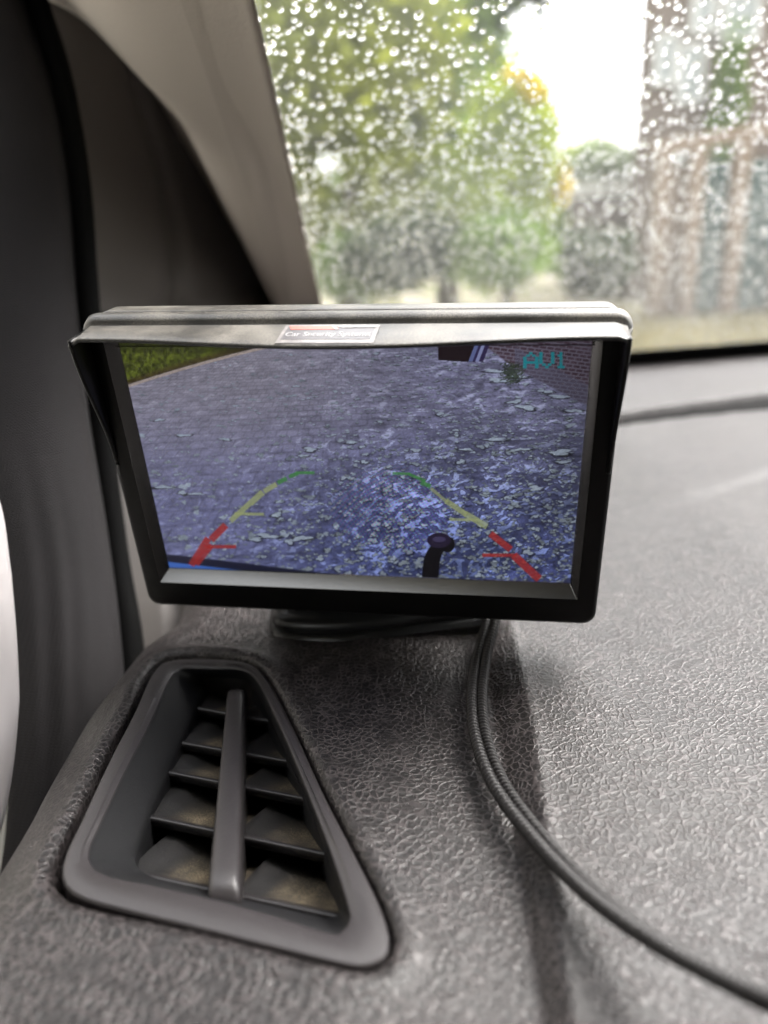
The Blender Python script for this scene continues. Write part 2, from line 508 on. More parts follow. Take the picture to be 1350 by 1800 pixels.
def dashboard():
    def axis(lo, f0, f1, hi, fine, coarse):
        a = np.arange(lo, f0, coarse); b = np.arange(f0, f1, fine); c = np.arange(f1, hi, coarse)
        return np.concatenate([a, b, c])
    xs = axis(-.20, -.115, .062, .95, .0008, .0045)
    ys = axis(.022, .05, .215, .90, .0008, .0035)
    X, Y = np.meshgrid(xs, ys, indexing='ij')
    # stop at the foot of the glass
    ymax = np.array([WB0[1] + (x - WB0[0]) * wdir[1] / wdir[0] - .004 for x in xs])
    k = ys > .215
    for i in range(len(xs)):
        yy = ys[k]; Y[i, k] = .215 + (yy - .215) * (ymax[i] - .215) / (yy[-1] - .215)
    nu, nv = X.shape
    P = np.stack([X.ravel(), Y.ravel()], 1)
    Fq = grid_faces(nu, nv)
    c = P[Fq].mean(1)
    rm = inside(c, HOLE)
    xe = np.interp(c[:, 1], EDGE_C[:, 1], EDGE_C[:, 0])
    rm |= c[:, 0] < xe - .020
    hole_faces = inside(c, HOLE)
    Fk = Fq[~rm]
    used_in = np.zeros(len(P), bool); used_in[Fq[hole_faces].ravel()] = True
    used_out = np.zeros(len(P), bool); used_out[Fk.ravel()] = True
    b = np.where(used_in & used_out)[0]
    _, bp = poly_dist(P[b], HOLE)
    P[b] = bp
    z = dash_z(P)
    V = np.column_stack([P, z])
    # skirt down into the gap, ordered by the outline
    e = {}
    for q in Fk:
        for i in range(4):
            u, w = q[i], q[(i + 1) % 4]
            e[(u, w)] = 1
    bs = set(b.tolist()); extra = []; newv = {}; VV = [V]; n0 = len(V); add = []
    for (u, w) in e:
        if (w, u) not in e and u in bs and w in bs:
            for k_ in (u, w):
                if k_ not in newv: newv[k_] = n0 + len(add); p = V[k_].copy(); p[2] = ZD - .03; add.append(p)
            extra.append((w, u, newv[u], newv[w]))
    V = np.vstack([V, np.array(add)]); Fk = np.vstack([Fk, np.array(extra)])
    o = obj('dashboard', V, Fk, M_LEATHER)
    finish(o, kind='structure')
    return o
dash = dashboard()

sx_ = np.linspace(-.10, .60, 60)
sv = []
for x_ in sx_:
    yl_ = np.interp(x_, SLOT[:, 0], SLOT[:, 1]); hw_ = np.interp(x_, [.12, .20, .34], [.009, .014, .026]) + .0015
    sv += [(x_, yl_ - hw_, ZD - .0035), (x_, yl_ - hw_ * .4, ZD - .0075), (x_, yl_ + hw_ * .5, ZD - .0075), (x_, yl_ + hw_, ZD - .0015)]
finish(obj('slot_shade_strip', np.array(sv), grid_faces(60, 4), plastic('slot_shade_dark', (.008, .008, .008), .8, 300, .00002, spec=.12)), kind='structure')  # dark strip laid inside the groove, its colour stands in for shade

# ------------------------------------------------------------------ air vent
vent = empty('air_vent', (ctr[0], ctr[1], ZD), 'black tapering demister vent with dusty louvres sunk into the dashboard', 'air vent')
def lift(poly, z): return np.column_stack([poly, np.full(len(poly), z)])
def blend(a, b, t): return a * (1 - t) + b * t
# match the loops by corner order: all were traced with the same 22 points
def match(px, z):
    P = [at_z(x, y, z)[:2] for x, y in px]
    m = len(P); out = []
    P = np.array(P)
    for i in range(m):
        p0, p1, p2, p3 = P[(i - 1) % m], P[i], P[(i + 1) % m], P[(i + 2) % m]
        for t in np.linspace(0, 1, 12, endpoint=False):
            out.append(0.5 * ((2 * p1) + (p2 - p0) * t + (2 * p0 - 5 * p1 + 4 * p2 - p3) * t * t + (3 * p1 - p0 - 3 * p2 + p3) * t ** 3))
    return np.array(out)
mo, mr, mf = match(O_PX, Z_O), match(R_PX, Z_R), match(F_PX, Z_F)
v, f = loft([lift(offset(mo, -.0002), ZD - .018), lift(mo, ZD - .0024), lift(offset(mo, -.0002), Z_O - .0004), lift(offset(mo, -.0006), Z_O),
             lift(blend(mo, mr, .35), Z_O + .0002), lift(blend(mo, mr, .7), Z_O + .0001), lift(offset(mr, .0010), Z_R + .0001), lift(offset(mr, .0005), Z_R),
             lift(offset(mr, .0002), Z_R - .00015), lift(mr, Z_R - .0006)])
sharp(fix_normals(obj('bezel', v, f, M_VENT, vent)), 28)
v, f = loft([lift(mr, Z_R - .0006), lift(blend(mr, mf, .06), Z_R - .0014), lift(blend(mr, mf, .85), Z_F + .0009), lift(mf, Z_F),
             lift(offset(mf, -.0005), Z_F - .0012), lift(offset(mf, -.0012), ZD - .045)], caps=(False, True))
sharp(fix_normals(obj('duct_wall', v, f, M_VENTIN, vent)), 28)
def crop5(x, y): return (60 + x / 1.929, 1120 + y / 1.929)
rib_a, rib_b = at_z(*crop5(685, 150), ZD - .004), at_z(*crop5(638, 872), ZD - .0035)
slats = [((543, 240), (812, 288)), ((487, 358), (880, 425)), ((443, 458), (930, 552)), ((384, 612), (1002, 742)), ((600, 152), (745, 172))]
def slat(a, b, closed_far=True):
    A, B = at_z(*crop5(*a), Z_F - .001), at_z(*crop5(*b), Z_F - .001)
    d = (B - A); L = np.linalg.norm(d); d /= L
    n = np.array([-d[1], d[0], 0]);  n = n if n[1] > 0 else -n
    A = A - d * .0035; L += .0050
    NU, prof = 30, [(0, -.0022), (-.0001, -.0008), (0, -.0002), (.0003, 0), (.0009, 0), (.0012, -.0003), (.0030, -.0016), (.0060, -.0032), (.010, -.0054), (.016, -.0085), (.022, -.0112), (.022, -.0125), (.012, -.0085), (.004, -.0040)]
    xr = ((rib_a + rib_b) / 2)
    V = []; curls = []
    for i in range(NU):
        s = L * i / (NU - 1); base = A + d * s
        # position relative to the wall and to the rib: the blade curls up beside both
        t = np.clip((base[1] - rib_b[1]) / (rib_a[1] - rib_b[1]), 0, 1); rx = rib_b[0] + (rib_a[0] - rib_b[0]) * t
        sl = s - .0035; sr = base[0] - rx
        curl = .0040 * math.exp(-(max(sl, 0) / .0050) ** 1.6) + (.0036 * math.exp(-(sr / .0070) ** 1.6) if sr > 0 else 0)
        curls.append(curl)
        for (u, w) in prof:
            k = max(0, min(1, (u - .0016) / .012))
            V.append(base + n * u + np.array([0, 0, w + curl * k]))
    m = len(prof)
    Fs = [(i * m + j, (i + 1) * m + j, (i + 1) * m + (j + 1) % m, i * m + (j + 1) % m) for i in range(NU - 1) for j in range(m)]
    o = fix_normals(obj('slat', V, Fs, M_SLAT, vent))
    o.data.materials.append(M_DUSTSLAT); o.data.materials.append(M_VENTIN)
    mi = [1 if 5 <= (k % m) <= 10 else 0 for k in range(len(Fs))]
    at = o.data.attributes.new('dust_cover', 'FLOAT', 'POINT')
    dv_ = []
    for i in range(NU):
        c_ = float(np.clip(1 - curls[i] / .0016, 0, 1))
        for (u, w) in prof:
            dv_.append(c_ * float(smoothstep(.0012, .0040, u)) * (1 - .75 * float(smoothstep(.007, .0125, u))) * (.55 + .45 * math.sin(i * .9 + A[0] * 900) ** 2))
    at.data.foreach_set('value', dv_)
    o.data.polygons.foreach_set('material_index', mi)
    return o
for a, b in slats: slat(a, b)
# lowest dusty scoop, rising to the near wall of the opening
slat((352, 808), (1030, 952))
def rib():
    rings = []
    for t in np.linspace(0, 1, 24):
        p = rib_a * (1 - t) + rib_b * t
        w = .0025 + .0007 * t
        dz = -.0035 * smoothstep(.06, 0, t) - .0015 * smoothstep(.95, 1, t)
        prof = [(-w * .9, -.016), (-w, -.0040), (-w, -.0013), (-w * .86, -.0004), (-w * .6, -.0001), (w * .6, 0), (w * .86, -.0003), (w, -.0012), (w * 1.02, -.0040), (w * .9, -.016)]
        rings.append([p + np.array([u, 0, q + dz]) for u, q in prof])
    v, f = loft(rings, caps=(True, True))
    fix_normals(obj('centre_rib', v, f, M_VENT, vent))
rib()

# ------------------------------------------------------------------ monitor
MX = np.array([0.98737052, -0.15592279, -0.02806319]); MY = np.array([0, -0.177135193, 0.984186529]); MZ = np.array([-0.15842809, -0.97175676, -0.17489807])
MT = CAM + np.array([-0.00746248, 0.18734631, -0.06077505])
mon = bpy.data.objects.new('rear_view_monitor', None); COL.objects.link(mon)
mm = Matrix.Identity(4)
for i in range(3):
    mm[i][0] = MX[i]; mm[i][1] = MY[i]; mm[i][2] = MZ[i]; mm[i][3] = MT[i]
mon.matrix_world = mm; mon.empty_display_size = .01
finish(mon, 'small black sunshaded monitor on the dashboard showing a reversing camera picture of paving', 'monitor')
def mobj(name, v, f, mat, smooth=True, parent=None):
    return obj(name, np.asarray(v) * .001, f, mat, parent or mon, smooth, local=True)
def rrect(x0, x1, y0, y1, r, z, n=7):
    pts = []
    for cx, cy, a0 in ((x1 - r, y1 - r, 0), (x0 + r, y1 - r, 90), (x0 + r, y0 + r, 180), (x1 - r, y0 + r, 270)):
        for k in range(n):
            a = math.radians(a0 + 90 * k / (n - 1)); pts.append((cx + r * math.cos(a), cy + r * math.sin(a), z))
    return np.array(pts)
SX0, SX1, SY0, SY1 = -56.2, 56.6, -29.3, 39.0          # visible picture, set 2.4 mm back
HX, HY = 64.0, 41.5
v, f = loft([rrect(-HX + .8, HX - .8, -HY + .8, HY - .8, 3.2, -7.0), rrect(-HX + .1, HX - .1, -HY + .1, HY - .1, 3.6, -6.2), rrect(-HX, HX, -HY, HY, 3.6, -1.2),
             rrect(-HX + .4, HX - .4, -HY + .4, HY - .4, 3.4, -.3), rrect(-HX + 1.3, HX - 1.3, -HY + 1.3, HY - 1.3, 2.8, 0),
             rrect(-58.9, 58.6, -32.9, 40.2, .25, 0)])
fix_normals(mobj('front_housing', v, f, M_HOUSING))
v, f = loft([rrect(-58.9, 58.6, -32.9, 40.2, .25, 0), rrect(-58.7, 58.4, -32.65, 40.1, .25, -.12), rrect(SX0, SX1, SY0 - .1, SY1, .2, -2.2), rrect(SX0, SX1, SY0 - .1, SY1, .2, -3.4)])
sharp(fix_normals(mobj('bevel_frame', v, f, M_SIDE)), 40)
# rear half of the case: a seam, then a stepped back
v, f = loft([rrect(-HX + 1.2, HX - 1.2, -HY + 1.2, HY - 1.2, 3, -6.6), rrect(-HX + 1.2, HX - 1.2, -HY + 1.2, HY - .6, 3, -7.7), rrect(-HX + .3, HX - .3, -HY + .7, HY + 1.6, 3.4, -7.8), rrect(-HX + .2, HX - .2, -HY + .6, HY + 1.9, 3.6, -8.3), rrect(-HX + .6, HX - .6, -HY + .8, HY + 1.6, 3.6, -13.5),
             rrect(-HX + 1.6, HX - 1.6, -HY + 2, HY + .9, 4, -15.2), rrect(-HX + 6, HX - 6, -HY + 5, HY - 3.4, 5, -18.2), rrect(-HX + 12, HX - 12, -HY + 10, HY - 9, 5, -19)], caps=(False, True))
fix_normals(mobj('rear_housing', v, f, M_TOP))
# ridge of the front half behind the shade
v, f = loft([rrect(-HX - .6, HX + .6, HY - 5, HY + 1.2, 3.4, -7.0), rrect(-HX - 1.4, HX + 1.2, HY - 5, HY + 2.0, 3.6, -6.5), rrect(-HX - 1.7, HX + 1.4, HY - 5, HY + 2.1, 3.8, -5.6), rrect(-HX - 1.6, HX + 1.3, HY - 5, HY + 1.6, 3.8, -4.0),
             rrect(-HX - 1.2, HX + 1.0, HY - 5, HY + .7, 3.6, -3.1), rrect(-HX - .6, HX + .5, HY - 5, HY - .8, 3.4, -2.7), rrect(-HX + .2, HX - .2, HY - 5, HY - 1.0, 3.0, -1.5)])
fix_normals(mobj('top_rim', v, f, M_TOP))
# sun shade: bowed top plate and two tapering side wings
def shade():
    xs = np.linspace(-63.6, 63.4, 49); V = []
    ty, th = HY + .4, 1.2
    def depth(x):
        t = abs(x) / 63.5
        return 7.8 + 5.4 * (0.5 + 0.5 * math.cos(math.pi * min(1, t / .93))) ** .9
    sec = []
    for x in xs:
        d = depth(x); e = 63.6 - abs(x); dr = -(1.6 - math.sqrt(max(0, 1.6 ** 2 - max(0, 1.6 - e) ** 2)))
        ring = [(x, ty + dr, -.9), (x, ty + .35 + dr, .3), (x, ty + dr - .10, d * .5), (x, ty + dr - .35, d - .5), (x, ty - .65 + dr, d), (x, ty - th + dr, d), (x, ty - th - .25 + dr, d - .4), (x, ty - th + dr, d * .5), (x, ty - th + dr, -.9)]
        sec.append(ring)
    v, f = loft(sec, caps=(True, True))
    o = fix_normals(mobj('shade_top', v, f, M_TOP))
    for sx, name in ((-1, 'shade_wing'), (1, 'shade_wing')):
        ys = np.linspace(ty - 1.0, 5.0, 34); sec = []
        y0, y1 = ys[0], ys[-1]
        for y in ys:
            t = (y0 - y) / (y0 - y1)
            d = 7.7 * (0.5 + 0.5 * math.cos(math.pi * min(1, t * 1.0))) * .78 + 1.7 * (1 - t) + .25
            xo, th2 = (sx * 63.5, sx * 1.1)
            sec.append([(xo, y, -1.2), (xo, y, d - .3), (xo - th2 * .25, y, d), (xo - th2 * .8, y, d), (xo - th2, y, d - .3), (xo - th2, y, .15), (xo - th2, y, -1.2)])
        v, f = loft(sec, caps=(True, True))
        fix_normals(mobj(name, v, f, M_HOUSING))
shade()

# --- the picture on the display, painted texel by texel into a generated image
def screen_image():
    W, H = 1128, 684
    u = (np.arange(W) + .5) / W; w = (np.arange(H) + .5) / H
    U, Vv = np.meshgrid(SX0 + u * (SX1 - SX0), SY0 + w * (SY1 - SY0))
    P = (MT[None, None] + (MX[None, None] * U[..., None] + MY[None, None] * Vv[..., None] + MZ[None, None] * (-2.4)) * .001) - CAM
    c = P @ R                                           # into the frame in which the picture was traced
    px = c[..., 0] / c[..., 2] * F + 675; py = c[..., 1] / c[..., 2] * F + 900
    def vnoise(x, y, seed):
        r = np.random.default_rng(seed); T = r.random((256, 256))
        xi, yi = np.floor(x).astype(int), np.floor(y).astype(int); fx, fy = x - xi, y - yi
        fx = fx * fx * (3 - 2 * fx); fy = fy * fy * (3 - 2 * fy)
        g = lambda a, b: T[b % 256, a % 256]
        return (g(xi, yi) * (1 - fx) + g(xi + 1, yi) * fx) * (1 - fy) + (g(xi, yi + 1) * (1 - fx) + g(xi + 1, yi + 1) * fx) * fy
    near = smoothstep(640, 900, py)
    right = smoothstep(380, 820, px + (py - 800) * .3)
    wx, wy = (vnoise(px / 17, py / 11, 51) - .5) * 14, (vnoise(px / 15, py / 12, 52) - .5) * 9
    def fbm(a, b, seed):
        return vnoise((px + wx) / a + (py + wy) * .06, (py + wy) / b, seed) * .55 + vnoise((px + wx) / a * 2.1, (py + wy) / b * 2.1 + px * .02, seed + 1) * .3 + vnoise(px / a * 4.3, py / b * 4.1, seed + 2) * .15
    L = fbm(19, 5.5, 61) * (1 - near) + fbm(11, 7.0, 71) * near
    fine = vnoise(px / 2.6 + py * .3, py / 1.9, 81) * .6 + vnoise(px / 1.6, py / 1.6 + px * .2, 82) * .4
    base = np.stack([.392 + 0 * px, .392 + 0 * px, .498 + 0 * px], -1)
    blue = smoothstep(690, 1000, py) * (.35 + .65 * right) * .9
    base[..., 0] -= .135 * blue; base[..., 1] -= .10 * blue; base[..., 2] -= .005 * blue
    warm = (1 - right) * (1 - near); base[..., 0] += .045 * warm; base[..., 1] += .035 * warm; base[..., 2] -= .015 * warm
    dk = smoothstep(.45, .65, vnoise(px / 55, py / 24, 21)) * right * (.4 + .6 * near)
    base *= (1 - .26 * dk)[..., None]
    amp = (.38 + .62 * right) * (.55 + .45 * near) * (1 - .35 * dk)
    img = base * (1 + (L - .5) * 1.25 * amp + (fine - .5) * (.10 + .28 * amp))[..., None]
    thr = .60 + .07 * (1 - right) - .05 * near * right
    blob = smoothstep(thr, thr + .05, L + (fine - .5) * .12)
    em = np.roll(blob, 2, 0) - np.roll(blob, -2, 0)
    ring = np.maximum.reduce([np.roll(blob, d, a) for d, a in ((2, 0), (-2, 0), (2, 1), (-2, 1))]) - blob
    img += (blob * amp)[..., None] * np.array([.13, .155, .125]) * .65
    img *= (1 - .42 * np.clip(ring, 0, 1) * amp * near * (.3 + .7 * right))[..., None]
    img += (np.clip(em, -1, 1) * .06 * amp)[..., None]
    vy = py - 430.0 + (px - 640) * .05
    rw = 8600.0 / vy; ri = np.floor(rw); cl = (px - 600) / vy * 17 + (ri % 2) * .5; fr_, fc_ = rw - ri, cl - np.floor(cl)
    jw = .16; joint = np.maximum(smoothstep(jw, jw * .3, np.minimum(fr_, 1 - fr_)), smoothstep(jw * .7, jw * .2, np.minimum(fc_, 1 - fc_)))
    n_j = vnoise(px / 50, py / 25, 95) ** 2
    bt = vnoise(cl.astype(float) * 0 + np.floor(cl) * 7.3, ri * 3.1, 91)
    img *= (1 - (.07 + .10 * n_j) * joint + .08 * (bt - .5))[..., None]
    # fallen leaves, each with the dark halo the camera's sharpening gives it
    lr = np.random.default_rng(5)
    def leaf(cx, cy, a, b, lum, halo):
        # window in texels from the traced position, found from coarse maps of px, py
        v_ = np.argmin(np.abs(py[:, W // 2] - cy))
        v_ = int(np.clip(v_, 0, H - 1)); u_ = int(np.argmin(np.abs(px[v_] - cx)))
        v_ = int(np.argmin(np.abs(py[:, u_] - cy))); u_ = int(np.argmin(np.abs(px[v_] - cx)))
        ku, kv = int(a * 3.2 + 8), int(b * 3.2 + 10)
        sl_ = (slice(max(0, v_ - kv), min(H, v_ + kv)), slice(max(0, u_ - ku), min(W, u_ + ku)))
        dx, dy = px[sl_] - cx, py[sl_] - cy
        rot = lr.uniform(-.25, .25); ex, ey = (dx + dy * rot) / a, (dy - dx * rot * .4) / b
        an = np.arctan2(ey, ex); p_ = lr.uniform(0, 6.28, 3)
        w_ = 1 + .25 * np.sin(2 * an + p_[0]) + .22 * np.sin(3 * an + p_[1]) + .14 * np.sin(5 * an + p_[2])
        q = np.hypot(ex, ey) / w_
        m_ = smoothstep(1.05, .8, q); qs = np.hypot(ex, (dy - .8) / b) / w_
        sh = smoothstep(1.45, 1.0, qs) * (1 - m_) * halo
        img[sl_] = img[sl_] * (1 - .55 * sh[..., None])
        img[sl_] = img[sl_] * (1 - m_[..., None] * .85) + (np.array([.50, .54, .60]) * lum)[None, None] * (m_ * .85 * (.88 + .24 * fine[sl_]))[..., None]
    for _ in range(4600):
        cy = 616 + 407 * lr.random() ** 1.1; cx = lr.uniform(235, 1040)
        rt_ = smoothstep(330, 800, cx + (cy - 800) * .3); nr = smoothstep(640, 940, cy)
        if lr.random() > .34 + .62 * rt_: continue
        sz = lr.lognormal(-.2, .40)
        leaf(cx, cy, (2.7 + .9 * nr) * sz, (.75 + 1.35 * nr) * sz, lr.uniform(.66, 1.0), (.25 + .75 * rt_) * lr.uniform(.3, 1))
    for (cx, cy, a, b) in ((905, 662, 20, 4), (868, 652, 22, 3), (880, 669, 26, 4), (925, 716, 20, 5), (905, 706, 14, 4), (985, 697, 22, 4), (960, 688, 16, 3), (1010, 722, 16, 4), (985, 795, 24, 6), (942, 858, 16, 5), (640, 812, 7, 4), (487, 905, 9, 6), (618, 777, 14, 3),
                           (470, 942, 22, 5), (450, 948, 14, 4), (530, 946, 18, 6), (508, 952, 10, 5), (288, 856, 20, 3), (320, 866, 10, 4), (345, 868, 14, 3), (322, 765, 13, 3), (396, 772, 10, 3), (820, 790, 12, 3), (870, 772, 26, 3), (915, 790, 18, 3), (990, 812, 16, 3), (545, 790, 12, 5), (533, 801, 10, 3), (280, 738, 9, 3)):
        leaf(cx, cy, a * .85, b * .8, 1.0, .8)
    # paving joints
    def line(x0, y0, x1, y1, wd, col, a=1.0, soft=1.2):
        d = np.array([x1 - x0, y1 - y0], float); l = np.hypot(*d); d /= l
        q = (px - x0) * d[0] + (py - y0) * d[1]; e = np.abs(-(px - x0) * d[1] + (py - y0) * d[0])
        m = np.clip((wd * .37 - e) / soft + .5, 0, 1) * (.80 + .35 * (fine - .5)) * (q > 0) * (q < l) * a
        img[:] = img * (1 - m[..., None]) + np.array(col) * m[..., None]
    for (a, b, c_, d_) in ((235, 760, 470, 790), (255, 850, 540, 880), (270, 925, 620, 985), (500, 875, 760, 880), (330, 700, 640, 700), (545, 870, 500, 975), (820, 742, 990, 830), (640, 700, 860, 742), (700, 800, 1000, 820), (860, 850, 960, 990)):
        line(a, b, c_, d_, 2.4, (.42, .43, .52), .22, 2)
    img = base + (img - base) * 1.15
    n2 = fine; n3 = vnoise(px / 3.1, py / 2.2, 3)
    # coloured moire in the middle
    mo_ = smoothstep(1.0, .2, ((px - 690) / 130) ** 2 + ((py - 900) / 95) ** 2)
    fr1 = np.sin((px * .62 + py * .9) + .004 * (px - 690) * (py - 900)) ; fr2 = np.sin((px * .85 - py * .55) - .003 * (px - 690) ** 2 * .3)
    img[..., 0] += mo_ * .055 * fr1; img[..., 1] += mo_ * .05 * fr2; img[..., 2] += mo_ * (.06 * fr1 * fr2 + .02)
    # grass verge, top left, with its kerb
    kerb = 672 - (px - 225) * .30 + 8 * np.sin((px - 225) / 215 * math.pi * .5) * 0
    kerb = 676 - (px - 225) * .335 + (px - 225) ** 2 * .00022
    g = smoothstep(2, -2, py - kerb)
    gn = vnoise(px / 5, py / 6, 31) * .6 + vnoise(px / 2.4, py / 2.6, 32) * .4
    soil = smoothstep(14, 2, kerb - py)
    gcol = np.array([.27, .30, .09])[None, None] * (.28 + 1.15 * gn[..., None]) * (1 - soil[..., None] * .6) + np.array([.17, .10, .08]) * soil[..., None] * .6
    gcol = gcol * (.55 + .45 * smoothstep(606, 626, py))[..., None]
    img = img * (1 - g[..., None]) + gcol * g[..., None]
    k = smoothstep(3.2, 1.6, np.abs(py - kerb - 3)) * .8
    img = img * (1 - k[..., None]) + np.array([.55, .50, .47]) * k[..., None] * (.85 + .3 * n2[..., None])
    # brick wall, top right
    wl_ = np.where(px < 905, 612 + (px - 858) * .75, 647 + (px - 905) * .52)
    wm = smoothstep(2, -2, py - wl_) * (px > 852)
    row = (py - 600 - (px - 850) * .13) / 6.6; rid = np.floor(row)
    bx = (px + py * .25) / 13.5 + (rid % 2) * .5
    fy_, fx_ = row - rid, bx - np.floor(bx)
    brick = smoothstep(.12, .30, fy_) * smoothstep(.95, .78, fy_) * smoothstep(.05, .16, fx_) * smoothstep(.98, .88, fx_)
    bn = vnoise(bx.astype(float) * 1.0, row, 41)
    wcol = np.array([.335, .315, .37])[None, None] * (1 - brick[..., None] * (.30 + .25 * bn[..., None])) + np.array([.03, -.01, .0]) * brick[..., None]
    plinth = smoothstep(wl_ - 40, wl_ - 34, py) * (px > 905)
    wcol = wcol * (1 - plinth[..., None] * .5) + np.array([.29, .30, .38]) * plinth[..., None] * .5
    img = img * (1 - wm[..., None]) + wcol * wm[..., None]
    dr = (px > 770) * (px < 836) * (py < 633 + (px - 770) * .06)
    img = np.where(dr[..., None], np.array([.085, .05, .07]), img)
    for (x0, x1, cc) in ((835, 842, (.30, .33, .48)), (842, 847, (.15, .13, .26)), (847, 853, (.42, .44, .58)), (853, 860, (.15, .12, .24))):
        q = px + (py - 605) * .38
        m = (q > x0) & (q < x1 + 1) & (py < 636)
        img = np.where(m[..., None], np.array(cc), img)
    # weeds at the foot of the wall
    m = smoothstep(1, .6, ((px - 900) / 22) ** 2 + ((py - 655) / 20) ** 2 + (n2 - .5) * 2.4)
    img = img * (1 - m[..., None] * .8) + np.array([.13, .16, .12]) * (m * .8 * (.6 + .9 * n3))[..., None]
    # bumper of the car, bottom left
    bl = 974 + (px - 290) * .11 + (px - 290) ** 2 * .00004
    m = smoothstep(-2, 2, py - bl) * (1 - smoothstep(560, 640, px))
    img = img * (1 - m[..., None]) + np.array([.085, .09, .16]) * m[..., None]
    bl2 = 988 + (px - 300) * .118
    m = smoothstep(-1.5, 1.5, py - bl2) * smoothstep(520, 440, px)
    img = img * (1 - m[..., None]) + np.array([.20, .34, .62]) * m[..., None]
    m = smoothstep(1004, 1024, py + (700 - px) * .035) * .6
    img = img * (1 - m[..., None] * .35)
    # parking guide lines
    RED, YEL, GRN = (.53, .13, .13), (.50, .53, .37), (.20, .42, .21)
    line(336, 994, 366, 946, 16, RED); line(345, 992, 372, 958, 14, RED); line(360, 961, 415, 961, 8, RED); line(371, 949, 397, 923, 17, RED)
    line(405, 916, 440, 884, 13, YEL); line(412, 903, 464, 904, 7, YEL); line(440, 885, 462, 865, 15, YEL); line(464, 864, 486, 851, 12, YEL)
    line(488, 849, 504, 841, 10, GRN); line(508, 838, 524, 832, 9, GRN); line(520, 831, 553, 831, 7, GRN)
    line(690, 832, 722, 833, 6, GRN); line(718, 833, 748, 846, 7, GRN); line(740, 848, 757, 855, 10, GRN)
    line(757, 858, 785, 882, 8, YEL, .85); line(784, 880, 820, 905, 13, YEL); line(818, 903, 856, 926, 15, YEL, .95); line(790, 913, 838, 914, 7, YEL, .9)
    line(862, 938, 898, 966, 16, RED); line(848, 976, 908, 976, 8, RED); line(903, 976, 948, 1018, 19, RED)
    # tow ball
    def blk(m, col=(.035, .03, .045)):
        nonlocal img
        img = img * (1 - m[..., None]) + np.array(col) * m[..., None]
    xc = 757 + 22 * np.exp(-(py - 955) / 16.0)
    blk(smoothstep(15.5, 13.5, np.abs(px - xc + 1)) * (py > 956))
    blk(smoothstep(1.05, .95, ((px - 787) / 12.5) ** 2 + ((py - 957) / 14) ** 2))
    blk(smoothstep(1.05, .92, ((px - 772) / 21) ** 2 + ((py - 950) / 13.5) ** 2), (.11, .085, .16))
    blk(smoothstep(1.0, .4, ((px - 772) / 14) ** 2 + ((py - 948) / 6) ** 2) * .5, (.30, .28, .42))
    # AV1 in a 5 x 7 raster
    TEAL = np.array([.10, .42, .46])
    glyph = {'A': ['00100', '01010', '10001', '10001', '11111', '10001', '10001'], 'V': ['10001', '10001', '10001', '10001', '10001', '01010', '00100'], '1': ['0010', '0110', '0010', '0010', '0010', '0010', '0111']}
    lx = 920.0
    for ch, wd in (('A', 26), ('V', 26), ('1', 20)):
        gl = glyph[ch]; nc = len(gl[0])
        for r_ in range(7):
            for c2 in range(nc):
                if gl[r_][c2] == '1':
                    x0 = lx + c2 * wd / 5.0 * (1.0); y0 = 619 + r_ * 4.0
                    m = (px > x0 - .3) & (px < x0 + wd / 5.0 + .7) & (py > y0) & (py < y0 + 4.2)
                    img = np.where(m[..., None], TEAL, img)
        lx += wd + (2 if ch == 'A' else 2)
    # display dims towards the far right
    img *= (1 - .18 * smoothstep(900, 1040, px))[..., None]
    img = np.clip(img, .012, 1)
    lin = np.where(img <= .04045, img / 12.92, ((img + .055) / 1.055) ** 2.4)
    im = bpy.data.images.new('reversing_picture', W, H, float_buffer=True)
    im.colorspace_settings.name = 'Linear Rec.709'
    im.pixels.foreach_set(np.concatenate([lin, np.ones((H, W, 1))], -1).astype(np.float32).ravel())
    im.pack()
    return im
def screen_mat():
    m = Mat('lit_display', (.01, .01, .012), .32)
    tex = m.node('ShaderNodeTexImage'); tex.image = screen_image(); tex.interpolation = 'Cubic'
    m.l.new(m.tc.outputs['UV'], tex.inputs['Vector'])
    m.to(tex.outputs['Color'], 'Emission Color')
    m.p.inputs['Emission Strength'].default_value = SCREEN_GAIN
    return m.m
SCREEN_GAIN = .175
z = -2.4
scr = mobj('display', [(SX0 - 1, SY0 - 1, z), (SX1 + 1, SY0 - 1, z), (SX1 + 1, SY1 + 1, z), (SX0 - 1, SY1 + 1, z)], [(0, 1, 2, 3)], screen_mat(), False)
uvl = scr.data.uv_layers.new(name='UVMap')
eu, ev = 1 / (SX1 - SX0), 1 / (SY1 - SY0)
for li, (a, b) in enumerate([(-eu, -ev), (1 + eu, -ev), (1 + eu, 1 + ev), (-eu, 1 + ev)]): uvl.data[li].uv = (a, b)

